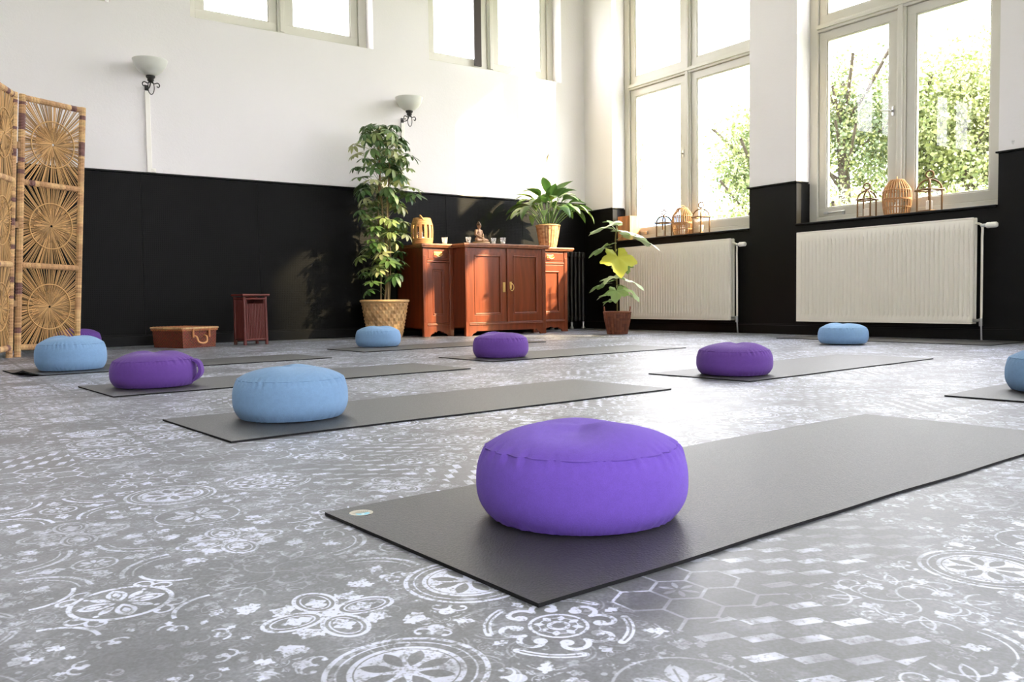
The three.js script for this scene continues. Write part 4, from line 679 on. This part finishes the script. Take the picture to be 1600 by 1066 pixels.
// ------------------------------------------------------------------ seated figure
{
  const t = thing('seated_statue', 'small bronze brown seated meditating statue on the sideboard', 'statue', [5.52, SBT, SBZ + 0.8], 0.35);
  const seg = (p, a, b, ra, rb) => { const ab = b.clone().sub(a), h = clamp(p.clone().sub(a).dot(ab) / ab.dot(ab)); return p.distanceTo(a.clone().addScaledVector(ab, h)) - lerp(ra, rb, h); };
  const ell = (p, c, r) => { const q = p.clone().sub(c); const k = Math.hypot(q.x / r.x, q.y / r.y, q.z / r.z); return (k - 1) * Math.min(r.x, r.y, r.z); };
  const smin = (a, b, k) => { const h = clamp(0.5 + 0.5 * (b - a) / k); return lerp(b, a, h) - k * h * (1 - h); };
  const bones = [];
  for (const s of [-1, 1]) bones.push([V(s * .25, .3, -.02), V(s * .33, .08, .02), .075, .062], [V(s * .33, .08, .02), V(s * .06, -.1, .26), .06, .045], [V(s * .16, -.16, 0), V(s * .46, -.24, .2), .13, .1], [V(s * .46, -.24, .2), V(-s * .12, -.25, .36), .095, .06], [V(s * .06, -.1, .26), V(-s * .04, -.12, .29), .045, .035]);
  const N = 72, mc = new MarchingCubes(N, blackIron, false, false, 60000); mc.isolation = 0;
  const S = 0.215;
  for (let k = 0; k < N; k++) for (let j = 0; j < N; j++) for (let i = 0; i < N; i++) {
    const p = V((i - N / 2) / (N / 2), (j - N / 2) / (N / 2), (k - N / 2) / (N / 2));
    let d = ell(p, V(0, .1, 0), V(.21, .28, .14)); d = smin(d, ell(p, V(0, .28, -.01), V(.27, .11, .12)), .08); d = smin(d, ell(p, V(0, -.17, 0), V(.24, .14, .18)), .06);
    for (const [a, b, ra, rb] of bones) d = smin(d, seg(p, a, b, ra, rb), .035);
    d = smin(d, seg(p, V(0, .34, 0), V(0, .46, .01), .075, .07), .04);
    d = smin(d, ell(p, V(0, .59, .02), V(.115, .15, .13)), .02); d = smin(d, ell(p, V(0, .66, -.005), V(.125, .1, .135)), .015); d = smin(d, ell(p, V(0, .77, -.01), V(.065, .07, .065)), .02);
    d = smin(d, ell(p, V(0, .57, .15), V(.02, .045, .02)), .015);
    for (const s of [-1, 1]) d = smin(d, ell(p, V(s * .122, .55, .0), V(.018, .07, .03)), .01);
    mc.field[i + j * N + k * N * N] = -d;
  }
  mc.update(); const n = mc.count, g = new THREE.BufferGeometry();
  g.setAttribute('position', new THREE.BufferAttribute(mc.positionArray.slice(0, n * 3), 3)); g.setAttribute('normal', new THREE.BufferAttribute(mc.normalArray.slice(0, n * 3), 3)); g.scale(S, S, S); g.translate(0, 0.35 * S, 0); g.computeBoundingBox(); g.translate(0, 0.02 - g.boundingBox.min.y, 0);
  colourGeo(g, (x, y, z) => (y > 0.222 ? [0.1, 0.055, 0.032] : [0.36, 0.2, 0.11]));
  part(t, 'figure', g, STD({ color: 0xffffff, vertexColors: true, metalness: 0.35, roughness: 0.42 }));
  part(t, 'plinth', lathe([[0, 0], [0.085, 0], [0.09, 0.008], [0.084, 0.014], [0.086, 0.024], [0, 0.026]], 28).scale(1.4, 1, 1.15).translate(0, 0, 0.03), STD({ color: new THREE.Color(0.4, 0.24, 0.12), roughness: 0.5, metalness: 0.3 }));
}
// ------------------------------------------------------------------ plants
function wovenPot(t, prof, stakes, rows, amp, c0, c1, seed, style = 'weave') {
  const nA = stakes * 4, nR = rows * 4, P = [], I = [], C = [], UV = [], r = rng(seed), at = (v) => { const f = v * (prof.length - 1), i = Math.min(prof.length - 2, Math.floor(f)); return [lerp(prof[i][0], prof[i + 1][0], f - i), lerp(prof[i][1], prof[i + 1][1], f - i)]; };
  const jit = new Float32Array((stakes + 1) * (rows + 1)).map(() => r());
  for (let j = 0; j <= nR; j++) for (let i = 0; i <= nA; i++) {
    const u = (i % nA) / nA, v = j / nR, [rr, y] = at(v), a = u * 2 * PI, cu = u * stakes, cv = v * rows, over = (Math.floor(cu) + Math.floor(cv)) & 1;
    const b = style === 'weave' ? amp * Math.abs(Math.sin(PI * cv)) * (over ? Math.abs(Math.sin(PI * cu)) : 0.12) : amp * (Math.abs(Math.sin(PI * cu)) * 0.9 + 0.1 * Math.abs(Math.sin(PI * cv)));
    P.push((rr + b) * Math.cos(a), y, (rr + b) * Math.sin(a)); UV.push(u, v);
    const q = (style === 'weave' ? 0.62 + 0.5 * jit[Math.floor(cu) * rows + Math.floor(Math.min(cv, rows - 1))] : 0.7 + 0.45 * jit[Math.floor(cu)]); C.push(...c0.map((c, n) => lerp(c, c1[n], jit[(Math.floor(cu) * 7 + Math.floor(cv)) % jit.length]) * q));
  }
  for (let j = 0; j < nR; j++) for (let i = 0; i < nA; i++) { const a = j * (nA + 1) + i; I.push(a, a + nA + 1, a + nA + 2, a, a + nA + 2, a + 1); }
  const g = new THREE.BufferGeometry(); g.setAttribute('position', new THREE.Float32BufferAttribute(P, 3)); g.setAttribute('uv', new THREE.Float32BufferAttribute(UV, 2)); g.setAttribute('color', new THREE.Float32BufferAttribute(C, 3)); g.setIndex(I); g.computeVertexNormals();
  const pot = part(t, 'basket_pot', g, wicker); const [R, H] = prof.at(-1);
  part(pot, 'rim', colourGeo(new THREE.TorusGeometry(R + amp * 0.4, amp * 1.1 + 0.004, 8, 64).rotateX(PI / 2).translate(0, H, 0).toNonIndexed(), wick(...c1, 0.4, seed)), wicker);
  part(pot, 'base', new THREE.CylinderGeometry(prof[0][0], prof[0][0], 0.006, 32).translate(0, 0.004, 0), STD({ color: new THREE.Color(...c0), roughness: 0.9 }));
  part(t, 'soil', new THREE.CircleGeometry(R - 0.006, 32).rotateX(-PI / 2).translate(0, H - 0.035, 0), soilMat);
}
// blade along +z from the origin, curved down by droop (radians over its length); outline(t) = half width
function blade(L, outline, droop, fold, nl = 8, nw = 2) {
  const P = [], I = [], UV = []; let y = 0, z = 0, a = 0;
  for (let j = 0; j <= nl; j++) {
    const t = j / nl, w = Math.max(outline(t), 0.0006);
    for (let i = -nw; i <= nw; i++) { const s = i / nw; P.push(s * w, y + Math.abs(s) * w * fold * Math.cos(a), z - Math.abs(s) * w * fold * Math.sin(a) * -1); UV.push(s * 0.5 + 0.5, t); }
    a = -droop * (j + 1) / nl; z += L / nl * Math.cos(a); y += L / nl * Math.sin(a);
  }
  const n = 2 * nw + 1; for (let j = 0; j < nl; j++) for (let i = 0; i < 2 * nw; i++) { const k = j * n + i; I.push(k, k + n, k + n + 1, k, k + n + 1, k + 1); }
  const g = new THREE.BufferGeometry(); g.setAttribute('position', new THREE.Float32BufferAttribute(P, 3)); g.setAttribute('uv', new THREE.Float32BufferAttribute(UV, 2)); g.setIndex(I); g.computeVertexNormals(); return g;
}
{ // umbrella tree: stems and whorled leaves
  const t = thing('umbrella_plant', 'tall umbrella plant in a woven basket pot beside the sideboard', 'potted plant', [4.43, 0, -8.83]), r = rng(404);
  wovenPot(t, [[0.19, 0], [0.205, 0.06], [0.235, 0.22], [0.265, 0.4], [0.27, 0.43]], 46, 17, 0.011, [0.5, 0.27, 0.11], [0.66, 0.42, 0.2], 5);
  const stems = [[[0, 0.38, 0], [0.03, 0.9, 0.02], [-0.01, 1.5, 0.0], [-0.06, 2.34, 0.03]], [[0.04, 0.38, 0.03], [0.06, 0.9, 0.05], [0.05, 1.5, 0.04], [0.1, 2.2, 0.02]], [[-0.04, 0.38, -0.02], [-0.03, 0.9, -0.02], [-0.04, 1.4, -0.04], [0.0, 1.95, -0.06]]];
  const curves = stems.map((s) => new THREE.CatmullRomCurve3(s.map((p) => V(...p))));
  const stemMat = STD({ color: new THREE.Color(0.3, 0.2, 0.1), roughness: 0.8 });
  curves.forEach((c, i) => part(t, 'stem', new THREE.TubeGeometry(c, 30, i ? 0.009 : 0.012, 7), stemMat));
  part(t, 'support_cane', rod([0.02, 0.38, 0.05], [0.035, 1.75, 0.045], 0.007, 0.006, 7), STD({ color: new THREE.Color(0.55, 0.38, 0.18), roughness: 0.7 }));
  const whorl = (seed, dr) => { const q = rng(seed), L = [], n = 7 + Math.floor(q() * 2); for (let i = 0; i < n; i++) { const len = 0.09 + 0.035 * q(), g = blade(len, (u) => 0.0215 * Math.pow(Math.sin(PI * Math.min(1, 0.06 + u * 0.94)), 0.75), 0.15 + 0.35 * q() + dr, 0.25, 6, 1); g.translate(0, 0, 0.02); g.rotateX(0.1 + dr * 0.7); g.rotateZ((q() - 0.5) * 0.3); g.rotateY(i / n * 2 * PI + q() * 0.25); L.push(g); } return merge(L); };
  const ws = [0, 1, 2, 3, 4].map((i) => whorl(70 + i, i * 0.1)), greens = [leafMat(0.055, 0.13, 0.03, 0.25), leafMat(0.11, 0.2, 0.05, 0.3), leafMat(0.28, 0.36, 0.12, 0.3), leafMat(0.5, 0.52, 0.24, 0.3)];
  for (let i = 0; i < 175; i++) {
    const h = Math.pow(r(), 0.85) , y = 0.5 + 1.93 * h, c = curves[i % 3], s = clamp((y - 0.38) / (c.points[3].y - 0.38), 0, 1), b = c.getPoint(s), a = i * 2.4 + r();
    const wide = h > 0.92 ? 0.2 : h > 0.55 ? lerp(0.34, 0.28, (h - 0.55) / 0.37) : h < 0.1 ? 0.27 : 0.26, d = wide * (0.35 + 0.65 * Math.sqrt(r()));
    const tip = V(Math.min(b.x + d * Math.cos(a), y < 1.5 ? 0.2 : 0.28), Math.max(0.47, y + 0.04 + 0.05 * r()), Math.max(b.z + d * Math.sin(a) * 0.95, -0.36));
    const pet = tube([b, b.clone().lerp(tip, 0.5).add(V(0, 0.04, 0)), tip], 0.0028, 4, 6), w = ws[Math.floor(r() * 5)].clone(); const k = 0.85 + 0.4 * r(); w.scale(k, k, k); w.rotateX((r() - 0.5) * 0.5 + 0.35 * Math.sin(a)); w.rotateZ((r() - 0.5) * 0.5 - 0.35 * Math.cos(a)); w.translate(tip.x, tip.y, tip.z);
    const var2 = r(); part(t, 'leaf', merge([pet, w]), greens[var2 < 0.36 ? 0 : var2 < 0.66 ? 1 : var2 < 0.88 ? 2 : 3]);
  }
}
{ // peace lily on the sideboard
  const t = thing('peace_lily', 'bushy peace lily in a striped basket pot on the right end of the sideboard', 'potted plant', [6.76, SBT, SBZ + 0.56]), r = rng(515);
  wovenPot(t, [[0.1, 0], [0.112, 0.05], [0.135, 0.17], [0.15, 0.27], [0.152, 0.29]], 22, 18, 0.007, [0.34, 0.15, 0.07], [0.6, 0.36, 0.18], 9, 'stripe');
  const greens = [leafMat(0.06, 0.15, 0.035, 0.3), leafMat(0.1, 0.22, 0.05, 0.4), leafMat(0.22, 0.38, 0.06, 0.45), leafMat(0.16, 0.24, 0.1, 0.3)];
  const N = 52;
  for (let i = 0; i < N; i++) {
    const a = i * 2.39996 + 0.4 * r(), f = (i + 0.5) / N, lean = lerp(0.12, 1.15, Math.pow(f, 0.9)) + 0.1 * (r() - 0.5);
    const pl = lerp(0.4, 0.3, f) * (0.85 + 0.3 * r()), out = Math.sin(lean) * pl, up = Math.cos(lean * 0.75) * pl;
    const b = V(0.05 * Math.cos(a) * f * 1.6, 0.255, 0.05 * Math.sin(a) * f * 1.6), tip = V(b.x + out * Math.cos(a), 0.27 + up, b.z + out * Math.sin(a));
    const pet = tube([b, b.clone().lerp(tip, 0.55).add(V(0, 0.03, 0)), tip], 0.0038, 5, 8);
    const L = 0.26 + 0.12 * r(), W = 0.055 + 0.022 * r(), g = blade(L, (u) => W * Math.pow(Math.sin(PI * Math.pow(clamp(u * 0.97 + 0.03), 0.8)), 0.85), 0.55 + 0.9 * r() + lean * 0.45, 0.22, 9, 2);
    g.rotateX(-(PI / 2 - lean) * 0.72); g.rotateZ((r() - 0.5) * 0.5); g.rotateY(PI / 2 - a); g.translate(tip.x, tip.y, tip.z);
    { const P = g.attributes.position; for (let k = 0; k < P.count; k++) { const z = P.getZ(k); if (z < -0.3) P.setZ(k, -0.3 - 0.22 * Math.tanh((-0.3 - z) / 0.22)); } g.computeVertexNormals(); }
    const q = r(); part(t, 'leaf', merge([pet, g]), greens[q < 0.35 ? 0 : q < 0.65 ? 1 : q < 0.85 ? 2 : 3]);
  }
  const fl = part(t, 'flower_stalk', tube([[0, 0.27, 0], [-0.02, 0.6, 0.02], [-0.04, 0.95, 0.03], [-0.03, 1.12, 0.03]], 0.0035, 6, 24), greens[3]);
  part(fl, 'faded_spathe', blade(0.13, (u) => 0.013 * Math.sin(PI * Math.min(1, u + 0.04)), 0.2, 0.5, 6, 1).rotateX(-1.35).translate(-0.03, 1.1, 0.03), leafMat(0.5, 0.38, 0.15, 0.3));
}
{ // broad-leaved plant on the floor
  const t = thing('broad_leaved_plant', 'slender plant with broad lobed leaves in a small red-brown basket on the floor', 'potted plant', [6.78, 0, -7.4]), r = rng(616);
  wovenPot(t, [[0.115, 0], [0.125, 0.05], [0.15, 0.17], [0.158, 0.24], [0.155, 0.26]], 26, 12, 0.008, [0.1, 0.025, 0.012], [0.2, 0.06, 0.026], 11, 'stripe');
  for (const s of [-1, 1]) part(t, 'ear_handle', colourGeo(tube([[s * 0.125, 0.25, s * 0.075], [s * 0.135, 0.3, s * 0.08], [s * 0.128, 0.325, s * 0.09], [s * 0.115, 0.3, s * 0.1], [s * 0.105, 0.25, s * 0.1]], 0.008, 7, 24).toNonIndexed(), wick(0.26, 0.08, 0.035, 0.3, 3)), wicker);
  const rx = 0.816, rz = 0.578;                               // rightwards seen from the middle of the room
  const at = (s, y, d) => V(s * rx - d * rz, y, s * rz + d * rx);   // s right, d towards the viewer
  const stem = new THREE.CatmullRomCurve3([V(0, 0.2, 0), at(0.0, 0.5, 0), at(-0.01, 0.8, 0.01), at(-0.015, 1.1, 0), at(0.0, 1.3, 0)]);
  part(t, 'stem', new THREE.TubeGeometry(stem, 30, 0.009, 7), STD({ color: new THREE.Color(0.2, 0.16, 0.06), roughness: 0.8 }));
  const lobed = (S, fold, droop) => { // lobed outline as a fan, base notch at the origin, tip along +z
    const n = 44, P = [0, 0, 0.22 * S], I = [], UV = [0.5, 0.3];
    const rings = 3; for (let k = 1; k <= rings; k++) for (let i = 0; i <= n; i++) { const a = -PI + 0.22 + (2 * PI - 0.44) * i / n, lob = 0.82 + 0.16 * Math.cos(a * 5) + 0.05 * Math.cos(a * 15), sh2 = (0.42 + 0.2 * Math.pow(Math.cos(a / 2), 2)) * lob, q = k / rings * sh2 * S; const x = q * Math.sin(a) * 1.05, z = 0.22 * S + q * Math.cos(a) * 1.05; P.push(x, Math.abs(x) * fold - droop * Math.pow(q / S, 2) * S * 1.4 + 0.012 * Math.sin(a * 5) * k / rings, z); UV.push(0.5 + x / S, z / S); }
    for (let i = 0; i < n; i++) I.push(0, 1 + i, 2 + i); for (let k = 0; k < rings - 1; k++) for (let i = 0; i < n; i++) { const a = 1 + k * (n + 1) + i; I.push(a, a + n + 1, a + n + 2, a, a + n + 2, a + 1); }
    const g = new THREE.BufferGeometry(); g.setAttribute('position', new THREE.Float32BufferAttribute(P, 3)); g.setAttribute('uv', new THREE.Float32BufferAttribute(UV, 2)); g.setIndex(I); g.computeVertexNormals(); return g;
  };
  const light = leafMat(0.44, 0.6, 0.22, 0.4), pale = leafMat(0.58, 0.7, 0.4, 0.4), yellow = leafMat(0.75, 0.74, 0.1, 0.4), mid = leafMat(0.27, 0.43, 0.12, 0.4);  // leaf colours brightened to carry sunlight that does not reach this plant
  // s, height, towards, size, yaw (0 = right, 90 = towards viewer), pitch down, roll, stem height, material
  const L = [[-0.06, 1.28, 0.06, 0.34, 150, 10, 10, 1.2, pale], [0.12, 1.17, 0.08, 0.4, 20, 18, -8, 1.12, pale], [0.02, 1.24, -0.08, 0.36, 10, 12, 5, 1.25, light], [-0.1, 1.05, 0.08, 0.28, 165, 20, 15, 1.08, mid], [-0.02, 0.98, 0.12, 0.34, 80, 50, 0, 1.0, yellow],
    [-0.02, 0.7, 0.06, 0.25, 130, 15, 10, 0.72, pale], [0.08, 0.66, 0.05, 0.26, 25, 22, -5, 0.68, light], [-0.1, 0.62, 0.03, 0.25, 175, 18, 12, 0.64, mid], [0.09, 0.56, 0.05, 0.24, 35, 35, -10, 0.58, light], [-0.02, 0.55, 0.1, 0.22, 100, 40, 0, 0.57, light], [-0.09, 0.49, 0.05, 0.18, 160, 15, 8, 0.5, pale], [0.06, 0.5, 0.0, 0.2, 10, 20, 0, 0.5, pale], [-0.06, 0.42, 0.06, 0.16, 150, 20, 8, 0.44, mid],
    [0.0, 1.32, -0.05, 0.2, 250, -20, 0, 1.3, light], [0.05, 0.85, -0.08, 0.24, 300, 20, 0, 0.86, mid]];
  for (const [s, y, d, S, yaw, pit, roll, sy, m] of L) {
    const g = lobed(S * 1.22, 0.12, 0.28), p = at(s, y, d), b = V(0, sy, 0), R = PI / 180; g.rotateZ(roll * R); g.rotateX(pit * R);
    const dirA = at(Math.cos(yaw * R), 0, Math.sin(yaw * R)); g.rotateY(Math.atan2(dirA.x, dirA.z)); g.translate(p.x, p.y, p.z);
    part(t, 'leaf', merge([tube([b, b.clone().lerp(p, 0.5).add(V(0, 0.015, 0)), p], 0.0035, 5, 8), g]), m);
  }
}

// ------------------------------------------------------------------ END
renderer.render(scene, camera);
